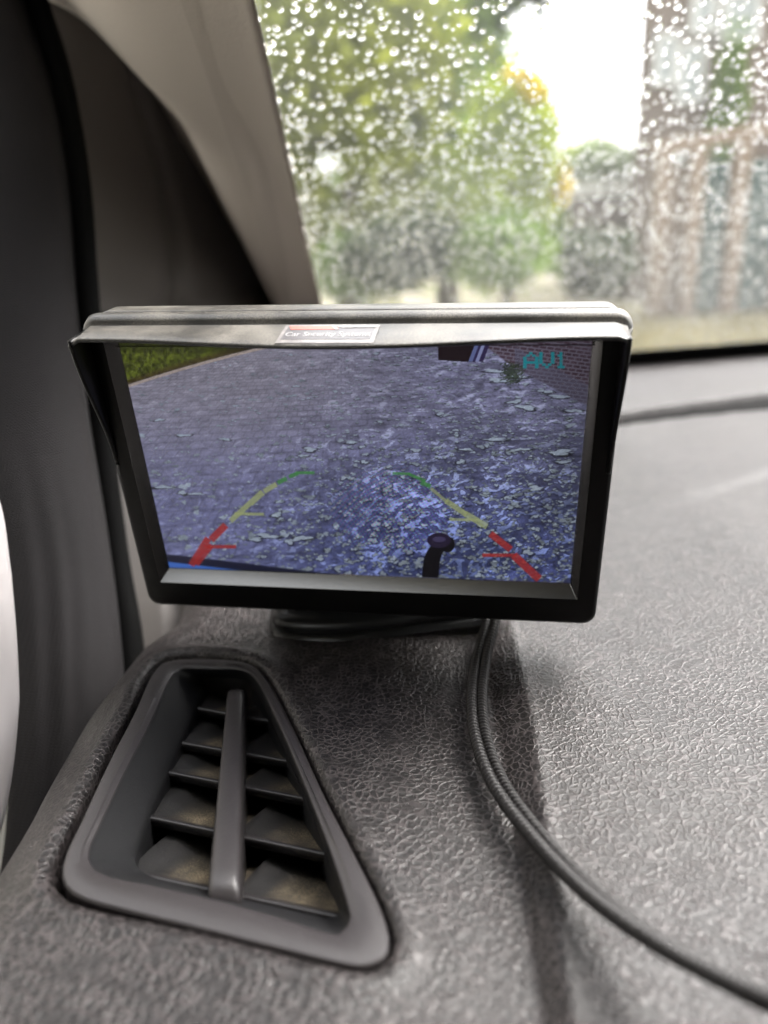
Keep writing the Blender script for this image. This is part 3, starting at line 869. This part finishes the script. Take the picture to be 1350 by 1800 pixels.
# --- maker's sticker on the shade
def sticker():
    PX = [(507, 568), (668, 570), (655, 600), (481, 598)]
    # plane of the shade top: normal MY
    def on_top(px_, py_, y):
        r = ray(px_, py_); k = ((MT + MY * y * .001 - CAM) @ MY) / (r @ MY); q = CAM + r * k - MT
        return np.array([q @ MX, q @ MY, q @ MZ]) * 1000
    yy = HY + .90
    c = [on_top(*p, yy) for p in PX]
    x0, x1 = (c[0][0] + c[3][0]) / 2, (c[1][0] + c[2][0]) / 2
    z1, z0 = 12.2, 1.2
    st = Mat('clear_sticker_film', (.45, .43, .42), .28)
    st.to(st.mix(st.ramp(st.noise(400, 3), [(.35, 0.0), (.7, 1.0)]), (.16, .15, .15), (.30, .28, .27)), 'Base Color')
    ink = Mat('sticker_ink', (.10, .095, .10), .30).m; red = Mat('sticker_red', (.42, .12, .09), .35).m; wht = Mat('sticker_white', (.42, .41, .41), .4).m
    def slab(n, xa, xb, za, zb, y, mat, parent, skew=0.0):
        v, f = [], [(0, 1, 2, 3), (4, 7, 6, 5), (0, 4, 5, 1), (1, 5, 6, 2), (2, 6, 7, 3), (3, 7, 4, 0)]
        for yy_ in (y, y + .06):
            for (a, b) in ((xa, za), (xb, za), (xb + skew, zb), (xa + skew, zb)): v.append((a, yy_ - b * .058, b))
        return fix_normals(mobj(n, v, f, mat, False, parent))
    s = slab('sticker', x0, x1, z0, z1, yy, st.m, mon)
    slab('printed_panel', x0 + .8, x1 - .9, z0 + .9, z1 - 2.0, yy + .07, ink, s)
    slab('red_stripe', x0 + 1.0, x0 + (x1 - x0) * .55, z0 + 1.0, z0 + 3.2, yy + .14, red, s, .8)
    def text(body, size, cx, cz, mat, name='lettering'):
        cu = bpy.data.curves.new(name, 'FONT'); cu.body = body; cu.size = size * .001; cu.align_x = 'CENTER'; cu.align_y = 'CENTER'; cu.extrude = .00003
        cu.materials.append(mat); cu.space_character = 1.0
        tmp = bpy.data.objects.new(name, cu); COL.objects.link(tmp); tmp.scale = (.66, 1, 1); bpy.context.view_layer.update()
        me = bpy.data.meshes.new_from_object(tmp.evaluated_get(bpy.context.evaluated_depsgraph_get())); bpy.data.objects.remove(tmp)
        o = bpy.data.objects.new(name, me); COL.objects.link(o); o.parent = s
        o.location = (cx * .001, (yy + .20 - cz * .058) * .001, cz * .001)
        o.rotation_euler = (math.radians(-90 + 3.3), 0, 0)
        return o
    t = text('Car Security Systems', 3.4, (x0 + x1) / 2, z0 + 6.2, wht)
    t.scale = (.66, 1, 1)
    w_ = x1 - x0
    for (a, b, za, zb) in ((.50, .53, 1.2, 3.4), (.56, .70, 1.6, 2.2), (.72, .95, 1.6, 2.1)):
        slab('white_mark', x0 + w_ * a, x0 + w_ * b, z0 + za, z0 + zb, yy + .21, wht, s, 1.2)
sticker()

# --- mounting foot under the monitor (world frame), built as parts of the monitor
def wmobj(name, v, f, mat):
    L = (np.asarray(v) - MT) @ np.stack([MX, MY, MZ], 1)
    return obj(name, L, f, mat, mon, True, local=True)
FA, FB = at_z(478, 1112, ZD + .001), at_z(868, 1090, ZD + .001)
fd = (FB - FA)[:2]; FL = np.linalg.norm(fd); fd /= FL; fn = np.array([-fd[1], fd[0]])
def foot_outline(grow, back=.036, n=64):
    # flat front edge, bellied in the middle, rounded ends
    pts = [(-.0002, .006), (.0006, .0016), (.004, -.0010), (.012, -.0032), (.024, -.0040), (.036, -.0030), (.047, -.0008), (FL - .003, .0012), (FL + .003, .006), (FL + .003, .016), (FL - .004, back - .004), (FL - .016, back), (.016, back), (.003, back - .006), (-.0006, .014)]
    o = cr([FA[:2] + fd * a + fn * b for a, b in pts], n, True)
    return offset(o, grow)
v, f = loft([lift(foot_outline(-.001), ZD + .0012), lift(foot_outline(0), ZD + .0024), lift(foot_outline(.0002), ZD + .0040), lift(foot_outline(-.0006), ZD + .0054), lift(foot_outline(-.0022), ZD + .0060),
             lift(foot_outline(-.0034), ZD + .0063), lift(foot_outline(-.0050), ZD + .0085), lift(foot_outline(-.0080), ZD + .0125), lift(foot_outline(-.0120), ZD + .0150)], caps=(True, True))
fix_normals(wmobj('mounting_foot', v, f, M_RUBBER))
fo = foot_outline(.0003); jig = np.convolve(np.r_[rng.normal(0, .0006, 64)], np.ones(3) / 3, 'same')
v, f = loft([lift(offset(fo, .0008 + np.abs(jig)), ZD - .0004), lift(offset(fo, .0006 + jig), ZD + .0009), lift(offset(fo, -.0004 + jig * .5), ZD + .0016)], caps=(False, True))
fix_normals(wmobj('adhesive_pad', v, f, M_RUBBER))
p0 = np.append((FA[:2] + fd * FL * .60 + fn * .020), ZD + .008); p1 = MT + MX * .010 + MY * (-.024) + MZ * (-.019)
wide = .034  # hidden mount widened to block light passing under the monitor
ax = cr([p0, p0 + np.array([0, .004, .012]), p1 + MZ * -.008, p1], 14)
rings = []
for q in ax: rings.append([q + np.array([math.cos(t) * wide, math.sin(t) * .003, math.sin(t) * .003]) for t in np.linspace(0, 2 * math.pi, 14, endpoint=False)])
v, f = loft(rings, caps=(True, True)); fix_normals(wmobj('blocking_bracket', v, f, M_RUBBER))

# ------------------------------------------------------------------ cables
def cable_mat():
    m = Mat('braided_black_cable', (.013, .0115, .0115), .45, Specular_IOR_Level=.35)
    m.bump(m.noise(2500, 2), .00008, .7)
    return m.m
M_CABLE = cable_mat()
def cable(side, label):
    path = [(872, 1040, .008), (862, 1100, .0045), (846, 1160, .0016), (838, 1230, .0012), (845, 1300, .0012), (876, 1382, .0014), (945, 1476, .0026),
            (1040, 1575, .006), (1160, 1664, .011), (1300, 1742, .018), (1480, 1820, .026)]
    P = cr([at_z(x, y, ZD + h) for x, y, h in path], 1700)
    T = np.gradient(P, axis=0); T /= np.linalg.norm(T, axis=1)[:, None]
    S = np.cross(T, [0, 0, 1.0]); S /= np.linalg.norm(S, axis=1)[:, None]; N = np.cross(S, T)
    s = np.r_[0, np.cumsum(np.linalg.norm(np.diff(P, axis=0), axis=1))]
    tw = smoothstep(.03, .22, s) * 1.1
    r = .00125
    k = side
    Cc = P + S * (k * r * .98 * np.cos(tw))[:, None] + N * (k * r * .98 * np.sin(tw) + r * .4)[:, None]
    ns = 16; th = np.arange(ns) * 2 * math.pi / ns
    ph = 2 * math.pi * s[:, None] / .00125
    rr = r * (1 + .19 * np.cos(ph + 1 * th[None] * k) + .02 * np.cos(ph * .5 - 2 * th[None]))
    V = Cc[:, None] + S[:, None] * (rr * np.cos(th))[..., None] + N[:, None] * (rr * np.sin(th))[..., None]
    n = len(P)
    i, j = np.meshgrid(np.arange(n - 1), np.arange(ns), indexing='ij'); a = (i * ns + j).ravel(); b = (i * ns + (j + 1) % ns).ravel()
    Fs = np.stack([a, b, b + ns, a + ns], 1)
    o = obj('cable', V.reshape(-1, 3), Fs, M_CABLE)
    finish(o, label, 'cable', 'pair of braided cables leaving the monitor')
cable(-1, 'left strand of the black braided cable pair trailing from the monitor across the dashboard')
cable(1, 'right strand of the black braided cable pair trailing from the monitor across the dashboard')

# ------------------------------------------------------------------ left side of the car
def surf(name, left, right, mat, bulge, nu=50, nv=26, folds=None, **kw):
    """sheet between two traced curves, each point with its own distance; bulge(s, t) pushes it along its normal"""
    Lc = cr([at_depth(*p) for p in left], nu); Rc = cr([at_depth(*p) for p in right], nu)
    T = np.linspace(0, 1, nv)
    V = Lc[:, None] * (1 - T)[None, :, None] + Rc[:, None] * T[None, :, None]
    du = np.gradient(V, axis=0); dv = np.gradient(V, axis=1)
    n = np.cross(du, dv); n /= np.linalg.norm(n, axis=2)[..., None]
    toc = CAM - V; sgn = np.sign((n * toc).sum(2)); n *= sgn[..., None]
    S = np.linspace(0, 1, nu)
    V = V + n * bulge(S[:, None], T[None, :])[..., None]
    Fs = grid_faces(nu, nv)
    # give it thickness away from the camera
    aw = V - CAM; aw /= np.linalg.norm(aw, axis=2)[..., None]
    back = V + aw * .012
    Vf = np.concatenate([V.reshape(-1, 3), back.reshape(-1, 3)]); m = nu * nv
    Fb = Fs[:, ::-1] + m
    rim = []
    for j in range(nv - 1):
        rim += [(j, j + 1, j + 1 + m, j + m), ((nu - 1) * nv + j, (nu - 1) * nv + j + m, (nu - 1) * nv + j + 1 + m, (nu - 1) * nv + j + 1)]
    for i in range(nu - 1):
        rim += [(i * nv, i * nv + m, (i + 1) * nv + m, (i + 1) * nv), (i * nv + nv - 1, (i + 1) * nv + nv - 1, (i + 1) * nv + nv - 1 + m, i * nv + nv - 1 + m)]
    o = obj(name, Vf, np.vstack([Fs, Fb, np.array(rim)]), mat)
    return fix_normals(o)
def gd(px_, py_):                                  # distance to the inside of the glass along that line of sight
    p = at_glass(px_, py_, -.006) - CAM
    return float(p @ (R @ np.array([0, 0, 1.0])))
pr = [(x, y, gd(x, y)) for x, y in [(385, -300), (408, -180)] + PR]
PL = [(-260, -330, .26), (-120, -190, .275), (0, -60, .30), (70, -8, .315), (140, 18, .33), (184, 40, .34), (214, 74, .35), (250, 130, .365), (300, 212, .39), (350, 298, .42), (400, 385, .45), (450, 462, .48), (490, 525, .51), (530, 590, .54), (572, 665, .57)]
pil = surf('windscreen_pillar', PL, pr, M_PILLAR, lambda s, t: .015 * np.sin(math.pi * t ** 1.6) ** 1.6, nu=60, nv=34)
finish(pil, 'beige fabric trim of the slanting pillar left of the windscreen', 'pillar trim')
tl = [(-10, -60, .315), (38, 10, .32), (65, 100, .325), (85, 200, .33), (100, 330, .335), (112, 520, .335), (130, 760, .33), (155, 960, .325), (175, 1140, .31), (185, 1300, .30)]
trr = [(110, -60, .305), (100, 0, .328), (172, 18, .336), (222, 60, .348), (262, 130, .367), (306, 212, .392), (356, 298, .422), (406, 385, .452), (456, 462, .482), (496, 525, .512), (520, 700, .40), (520, 860, .335), (520, 1000, .315), (520, 1150, .30)]
def trim_b(s, t):
    g = np.maximum(1.0 - 1.35 * s, .38)
    return -.005 * np.exp(-((t - g) / .035) ** 2) + .003 * np.sin(math.pi * t)
tri = surf('door_corner_trim', tl, trr, M_TRIM, trim_b, nu=60, nv=60)
finish(tri, 'dark grey plastic corner panel with a soft vertical groove below the beige pillar', 'door trim')
crumb = at_depth(181, 328, .352)
# black seal between the woven strip and the corner panel
sl = [(38, -60, .30), (62, 0, .30), (98, 110, .30), (122, 220, .30), (140, 350, .30), (152, 520, .30), (170, 700, .297), (188, 860, .292), (207, 1000, .288), (226, 1110, .282), (236, 1220, .275)]
def tube(name, pts, r, mat, n=90, ns=16, flat=1.0):
    P = cr([at_depth(*p) for p in pts], n); T = np.gradient(P, axis=0); T /= np.linalg.norm(T, axis=1)[:, None]
    S = np.cross(T, CAM - P); S /= np.linalg.norm(S, axis=1)[:, None]; N = np.cross(S, T)
    th = np.arange(ns) * 2 * math.pi / ns
    rr = r if np.ndim(r) else np.full(n, r)
    V = P[:, None] + S[:, None] * (rr[:, None] * np.cos(th))[..., None] + N[:, None] * (rr[:, None] * np.sin(th) * flat)[..., None]
    v, f = loft(list(V), caps=(True, True))
    return fix_normals(obj(name, v, f, mat))
o = tube('door_seal', sl, .0048, M_GAP)
finish(o, 'black rubber seal running down between the woven strip and the corner panel', 'door seal')
wl_ = [(-230, -80, .27), (-200, 100, .265), (-150, 300, .26), (-110, 500, .258), (-60, 700, .255), (-22, 860, .25), (5, 1000, .248), (18, 1150, .245), (18, 1300, .24), (8, 1480, .235), (-20, 1640, .23)]
wr_ = [(30, -80, .295), (62, 20, .295), (98, 130, .295), (120, 230, .295), (137, 350, .295), (148, 520, .295), (165, 700, .29), (184, 860, .286), (203, 1000, .282), (220, 1110, .276), (232, 1220, .27), (232, 1400, .265), (225, 1640, .26)]
def weave_b(s, t):
    low = smoothstep(.52, .75, s)
    return .014 * np.sin(math.pi * t) ** .7 + low * (.0007 * np.cos((t - .12) * 36) * np.exp(-((t - .2) / .22) ** 2)) - .006 * smoothstep(.80, 1, t)
wv = surf('woven_door_strip', wl_, wr_, M_WEAVE, weave_b, nu=90, nv=50)
finish(wv, 'dark woven fabric strip running down the left edge of the picture', 'door trim')
wp = [(-92, 800, .212), (-60, 900, .212), (-54, 1010, .212), (-48, 1120, .21), (-46, 1230, .208), (-50, 1340, .204), (-62, 1440, .20), (-80, 1560, .196)]
o = tube('door_pull', wp, np.interp(np.linspace(0, 1, 90), [0, .3, .6, .85, 1], [.0075, .0105, .0112, .0095, .007]), M_WHITE)
finish(o, 'out of focus pale rounded grip at the far left edge beside the dark door strip', 'door pull')

# ------------------------------------------------------------------ rest of the cabin, out of frame but it shades the front
M_HEAD = plastic('headliner_cloth', (.42, .40, .36), .9, 700, .0001)
M_SEAT = plastic('seat_cloth', (.03, .03, .032), .9, 500, .0002)
top = G(0, GTOP)
def slab(name, c, s, mat, **kw):
    v, f = box(c, s); o = fix_normals(obj(name, v, f, mat, smooth=False)); finish(o, **kw); return o
zt = top[2]
slab('cabin_roof', (.35, top[1] - 1.12, zt + .03), (1.7, 2.3, .05), M_HEAD, kind='structure')
slab('cabin_floor', (.35, -.6, .45), (1.7, 3.2, .04), M_SEAT, kind='structure')
slab('cabin_rear_wall', (.35, -1.75, .95), (1.6, .06, 1.1), M_SEAT, kind='structure')
slab('cabin_side_left', (-.42, -.45, .72), (.06, 2.5, .62), M_HEAD, kind='structure')
slab('left_window_light_block', (-.42, .20, 1.2), (.06, 1.1, .6), M_HEAD, kind='structure')  # unseen slab added across the left window, keeping its light off the strip
slab('cabin_side_right', (1.16, -.45, .72), (.06, 2.5, .62), M_SEAT, kind='structure')
slab('cabin_bulkhead', (.35, WB0[1] + .05, .72), (1.7, .05, .62), M_SEAT, kind='structure')
for x, lab in ((.05, 'dark cloth driver seat behind the camera'), (.75, 'dark cloth passenger seat behind the camera')):
    rings = []
    for zz, w, d in ((.55, .24, .10), (.62, .26, .12), (.9, .25, .10), (1.12, .22, .08), (1.2, .12, .06), (1.22, .13, .06), (1.38, .12, .05), (1.40, .08, .03)):
        y0 = -.42 - (zz - .55) * .25
        rings.append([(x + math.copysign(abs(math.cos(t)) ** .5, math.cos(t)) * w, y0 + math.copysign(abs(math.sin(t)) ** .6, math.sin(t)) * d, zz) for t in np.linspace(0, 2 * math.pi, 24, endpoint=False)])
    v, f = loft(rings, caps=(True, True)); o = fix_normals(obj('car_seat', v, f, M_SEAT)); finish(o, lab, 'car seat', 'front seats')

# ------------------------------------------------------------------ garden outside
def leafmat(name, c0, c1, scale=1.2):
    m = Mat(name, c0, .6)
    m.to(m.mix(m.ramp(m.noise(scale, 4, .7), [(.35, 0.0), (.65, 1.0)]), c0, c1), 'Base Color')
    out = [n for n in m.n if n.type == 'OUTPUT_MATERIAL'][0]
    tl_ = m.node('ShaderNodeBsdfTranslucent'); tl_.inputs[0].default_value = (*[min(1, x * 1.3) for x in c1], 1)
    mx = m.node('ShaderNodeMixShader'); mx.inputs[0].default_value = .5
    m.l.new(m.p.outputs[0], mx.inputs[1]); m.l.new(tl_.outputs[0], mx.inputs[2]); m.l.new(mx.outputs[0], out.inputs['Surface'])
    return m.m
LM = {'green': leafmat('mid_green_leaves', (.07, .14, .008), (.17, .28, .018)),
      'olive': leafmat('olive_leaves', (.14, .18, .010), (.27, .30, .025)),
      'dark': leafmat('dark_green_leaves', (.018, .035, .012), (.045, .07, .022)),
      'gold': leafmat('golden_leaves', (.13, .19, .005), (.27, .34, .010), 2.5),
      'yellow': leafmat('yellow_leaves', (.42, .30, .002), (.50, .38, .004)),
      'pale': leafmat('pale_green_leaves', (.12, .16, .08), (.22, .27, .14))}
M_BARK = plastic('bark', (.09, .07, .05), .9, 20, .01)
def leaves(center, rad, n, size, clumps=20, hollow=.35):
    c = rng.normal(size=(clumps, 3)); c /= np.linalg.norm(c, axis=1)[:, None]; c *= (rng.uniform(hollow, .85, clumps))[:, None]
    idx = rng.integers(0, clumps, n)
    p = c[idx] + rng.normal(0, .20, (n, 3))
    p = p * np.array(rad) + np.array(center)
    a = rng.normal(size=(n, 3)); a /= np.linalg.norm(a, axis=1)[:, None]
    b = np.cross(a, rng.normal(size=(n, 3))); b /= np.linalg.norm(b, axis=1)[:, None]
    s = size * rng.uniform(.6, 1.4, n)[:, None]
    V = np.stack([p - a * s, p + b * s * .5, p + a * s, p - b * s * .5], 1).reshape(-1, 3)
    return V, np.arange(n * 4).reshape(n, 4)
def wpos(px_, y, py_=500):
    r = ray(px_, py_); return CAM[0] + r[0] / r[1] * y
def zpos(px_, y, py_):
    r = ray(px_, py_); return CAM[2] + r[2] / r[1] * y
HOLES = [(578, 290, .20, .34), (630, 430, .30, .28), (722, 215, .15, .17), (600, 350, .18, .2)]
def plant(name, cat, label, blobs, Y, n, size, mat, trunk=True, clumps=24, group=None, depth=1.2):
    """blobs: (px, py, half width, half height) of each mass of leaves as traced, at distance Y"""
    V = Fs = None; tot = sum(b[2] * b[3] for b in blobs)
    mats = [LM[mat]]; mi = []
    for k, b in enumerate(blobs):
        c = (wpos(b[0], Y, b[1]), Y, zpos(b[0], Y, b[1])); rad = (b[2] / F * Y, depth if b[2] > 60 else depth * .5, b[3] / F * Y)
        nn_ = int(n * b[2] * b[3] / tot)
        v2, f2 = leaves(c, rad, nn_, size, max(8, int(clumps * b[2] * b[3] / tot)))
        if len(b) > 4: mats.append(LM[b[4]])
        mi += [len(mats) - 1 if len(b) > 4 else 0] * len(f2)
        if V is None: V, Fs = v2, f2; x, zc, r2 = c[0], c[2], rad
        else: Fs = np.vstack([Fs, f2 + len(V)]); V = np.vstack([V, v2])
    mi = np.array(mi)
    if trunk:                                   # openings through which the sky shows
        cq = V[Fs].mean(1); keep = np.ones(len(Fs), bool)
        for (hx_, hy_, ha, hb) in HOLES:
            keep &= ((cq[:, 0] - wpos(hx_, Y, hy_)) / ha) ** 2 + ((cq[:, 2] - zpos(hx_, Y, hy_)) / hb) ** 2 > 1 + rng.normal(0, .45, len(cq))
        Fs = Fs[keep]; mi = mi[keep]
        Fs_ = Fs.ravel(); V = V[Fs_]; Fs = np.arange(len(Fs_)).reshape(-1, 4)
    root = empty(name, (x, Y, 0), label, cat, group)
    V[:, 2] = np.maximum(V[:, 2], .01)
    o = obj('crown' if trunk else 'foliage', V, Fs, None, root, smooth=False)
    for m_ in mats: o.data.materials.append(m_)
    o.data.polygons.foreach_set('material_index', mi.astype(np.int32))
    if trunk:
        rings = []
        for k, t in enumerate(np.linspace(0, 1, 8)):
            r0 = .16 * (1 - .7 * t) * min(1, r2[2] / 2) + .02; q = np.array([x + .1 * math.sin(t * 3), Y, t * (zc + r2[2] * .3)])
            rings.append([q + np.array([math.cos(a) * r0, math.sin(a) * r0, 0]) for a in np.linspace(0, 2 * math.pi, 9, endpoint=False)])
        parts = [loft(rings, caps=(True, True))]
        for _ in range(5):
            a0 = rng.uniform(0, 6.28); zb = zc * rng.uniform(.6, 1.0); q0 = np.array([x, Y, zb]); q1 = q0 + np.array([math.cos(a0) * r2[0] * .6, math.sin(a0) * r2[1] * .6, r2[2] * .4])
            rs = []
            for t in (0, .5, 1):
                q = q0 * (1 - t) + q1 * t; rr_ = .05 * (1 - .7 * t); rs.append([q + np.array([math.cos(a) * rr_, math.sin(a) * rr_, 0]) for a in np.linspace(0, 2 * math.pi, 6, endpoint=False)])
            parts.append(loft(rs, caps=(True, True)))
        v, f = merge(parts); obj('trunk', v, f, M_BARK, root)
    return root
gm = Mat('garden_ground', (.20, .19, .11), .95)
gm.to(gm.mix(gm.ramp(gm.noise(.35, 4), [(.4, 0.0), (.6, 1.0)]), (.30, .27, .20), (.21, .20, .11)), 'Base Color')
o = obj('ground', [(-120, -60, 0), (120, -60, 0), (120, 200, 0), (-120, 200, 0)], [(0, 1, 2, 3)], gm.m); finish(o, kind='structure')
pm = Mat('pale_gravel', (.40, .37, .31), .9); pm.to(pm.mix(pm.noise(8, 5), (.30, .28, .23), (.50, .47, .40)), 'Base Color')
o = obj('path', [(-3.0, 5.0, .004), (9, 5.0, .004), (9, 9.2, .004), (-3.0, 8.2, .004)], [(0, 1, 2, 3)], pm.m); finish(o, kind='structure')
gv_ = Mat('grass_verge', (.17, .20, .06), .95)
V, Fs = leaves((3.6, 8.6, .03), (3.2, 2.4, .05), 9000, .06, 60, .1); V[:, 2] = np.abs(V[:, 2] - .0) + .005
o = obj('grass', V, Fs, leafmat('dry_grass', (.20, .185, .10), (.30, .27, .17)), smooth=False); finish(o, 'low dry yellowish grass growing on the verge in front of the fence', 'grass', kind='stuff')

# tall hedge closing the garden, reads as one mass behind the trees
nh = 26000
hxx = rng.uniform(-26, 26, nh); hz = rng.random(nh) ** .8 * (2.7 + .5 * np.sin(hxx * .9) + .3 * np.sin(hxx * 2.3 + 1))
hp = np.column_stack([hxx, 24 + rng.uniform(-.8, .8, nh) + .02 * hxx ** 2 * -.5, hz])
ha_ = rng.normal(size=(nh, 3)); ha_ /= np.linalg.norm(ha_, axis=1)[:, None]; hb_ = np.cross(ha_, rng.normal(size=(nh, 3))); hb_ /= np.linalg.norm(hb_, axis=1)[:, None]
V = np.stack([hp - ha_ * .2, hp + hb_ * .13, hp + ha_ * .2, hp - hb_ * .13], 1).reshape(-1, 3); V[:, 2] = np.maximum(V[:, 2], .01)
finish(obj('hedge', V, np.arange(nh * 4).reshape(nh, 4), LM['green'], smooth=False), 'far green hedge closing the garden behind all the trees', 'hedge', kind='stuff')
plant('broadleaf_tree', 'tree', 'big olive green tree filling the window beside the beige pillar', [(590, 90, 190, 330), (470, 260, 120, 200)], 10.5, 15000, .10, 'olive', clumps=60)
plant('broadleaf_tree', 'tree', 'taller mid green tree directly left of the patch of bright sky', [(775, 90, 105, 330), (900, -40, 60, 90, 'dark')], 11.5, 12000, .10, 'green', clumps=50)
plant('broadleaf_tree', 'tree', 'small leafy green tree low in the window behind the top of the monitor', [(590, 390, 130, 110)], 12.5, 5000, .10, 'green', clumps=30, depth=.8)
plant('conifer', 'tree', 'golden green conifer with a yellow top beside the bright sky', [(885, 330, 105, 130), (905, 230, 55, 90), (918, 160, 32, 36, 'yellow'), (948, 225, 22, 70, 'yellow'), (985, 340, 14, 50, 'yellow')], 9.5, 9000, .06, 'gold', clumps=50, depth=.7)
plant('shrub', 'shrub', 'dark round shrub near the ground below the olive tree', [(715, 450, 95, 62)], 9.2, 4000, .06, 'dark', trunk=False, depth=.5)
plant('shrub', 'shrub', 'bright green shrub near the ground under the golden conifer', [(880, 440, 95, 62)], 8.9, 4000, .06, 'green', trunk=False, depth=.5)
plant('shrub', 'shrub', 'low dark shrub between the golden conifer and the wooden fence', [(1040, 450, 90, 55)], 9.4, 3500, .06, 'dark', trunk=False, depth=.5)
plant('shrub', 'shrub', 'far pale green shrub under the patch of bright sky', [(1050, 300, 80, 48)], 17, 5000, .10, 'pale', trunk=False)
plant('shrub', 'shrub', 'leafy green shrub near the ground right beside the foot of the beige pillar', [(625, 468, 85, 52)], 9.6, 4000, .06, 'green', trunk=False, depth=.5)
plant('climbing_plant', 'climber', 'green climbing plant hanging on the brick house wall above the fence', [(1282, 190, 30, 110)], 11.9, 1200, .07, 'green', trunk=False, depth=.15)
# low wall with red-brown coping, far middle
M_BRICK = plastic('brown_brick', (.13, .10, .08), .9, 12, .01); M_PALEW = plastic('pale_render', (.55, .54, .50), .9, 12, .01); M_WOOD = plastic('tan_wood', (.19, .14, .10), .8, 12, .01)
M_TEAL = plastic('dark_teal_boards', (.045, .085, .08), .7, 12, .01); M_WINF = plastic('white_window_frame', (.50, .51, .50), .5, 12, .003); M_PANE = plastic('reflecting_pane', (.28, .31, .31), .15, 12, .001)
gx0, gx1 = wpos(1000, 13), wpos(1150, 13)
zt_ = zpos(1070, 13, 345)
w = empty('garden_wall', ((gx0 + gx1) / 2, 13, 0), 'low brown garden wall with a pale coping under the far shrub', 'wall')
v, f = box(((gx0 + gx1) / 2, 13, zt_ / 2), (gx1 - gx0, .25, zt_)); obj('wall', v, f, M_BRICK, w, False)
v, f = box(((gx0 + gx1) / 2, 13, zt_ + .11), (gx1 - gx0 + .1, .4, .22)); obj('coping', v, f, M_PALEW, w, False)
# brick house on the right
hx = wpos(1122, 12.2, 130)
h = empty('brick_house', (hx + 3, 12.2, 0), 'brown brick house at the top right of the windscreen', 'house')
hb = hx * 16.4 / 12.2 + .1
v = [(hx, 12.2, 0), (hx + 7, 12.2, 0), (hx + 7, 16.4, 0), (hb, 16.4, 0), (hx, 12.2, 6.4), (hx + 7, 12.2, 6.4), (hx + 7, 16.4, 6.4), (hb, 16.4, 6.4)]
f = [(0, 3, 2, 1), (4, 5, 6, 7), (0, 1, 5, 4), (1, 2, 6, 5), (2, 3, 7, 6), (3, 0, 4, 7)]; obj('wall', v, f, M_BRICK, h, False)
for (cx_, cy_, hw_, hh_) in ((1168, 105, 14, 32), (1212, 130, 18, 38), (1192, 300, 20, 22), (1285, 260, 26, 24), (1300, 30, 26, 30), (1235, 20, 16, 26)):
    cx, zc_ = wpos(cx_, 12.2, cy_), zpos(cx_, 12.2, cy_); wx, wz = hw_ / F * 12.2, hh_ / F * 12.2
    a, b, z0, z1 = cx - wx, cx + wx, zc_ - wz, zc_ + wz
    v, f = merge([box((cx, 12.17, z1), (b - a + .12, .1, .07)), box((cx, 12.17, z0), (b - a + .12, .12, .07)), box((a, 12.17, (z0 + z1) / 2), (.07, .1, z1 - z0)), box((b, 12.17, (z0 + z1) / 2), (.07, .1, z1 - z0))])
    fr = obj('window', v, f, M_WINF, h, False)
    v, f = box((cx, 12.165, (z0 + z1) / 2), (b - a, .03, z1 - z0)); po = obj('pane', v - np.array(h.location), f, M_PANE, None, False); po.parent = fr
# fence: tan posts with dark teal boards between, and a sloping rail
fy = 9.6
fence = empty('wooden_fence', (wpos(1250, fy), fy, 0), 'fence of dark teal boards between thick tan posts at the right of the windscreen', 'fence')
for p in (1150, 1207, 1281, 1372, 1470):
    x = wpos(p, fy); v, f = box((x, fy, 1.0), (.17, .17, 2.0)); fix_normals(obj('post', v, f, M_WOOD, fence, False))
xa, xb = wpos(1150, fy), wpos(1470, fy)
v, f = box(((xa + xb) / 2, fy - .0, 2.08), (xb - xa + .3, .14, .16), [[math.cos(.12), 0, -math.sin(.12)], [0, 1, 0], [math.sin(.12), 0, math.cos(.12)]]); obj('rail', v, f, M_WOOD, fence, False)
nb = int((xb - xa) / .15)
for k in range(nb):
    x = xa + (k + .5) * (xb - xa) / nb
    tan = x < wpos(1207, fy)
    v, f = box((x, fy + .10 + .012 * (k % 2), .92), (.145, .02, 1.72)); o = obj('board', v, f, M_WOOD if tan else M_TEAL, fence, False)
print('scene built')
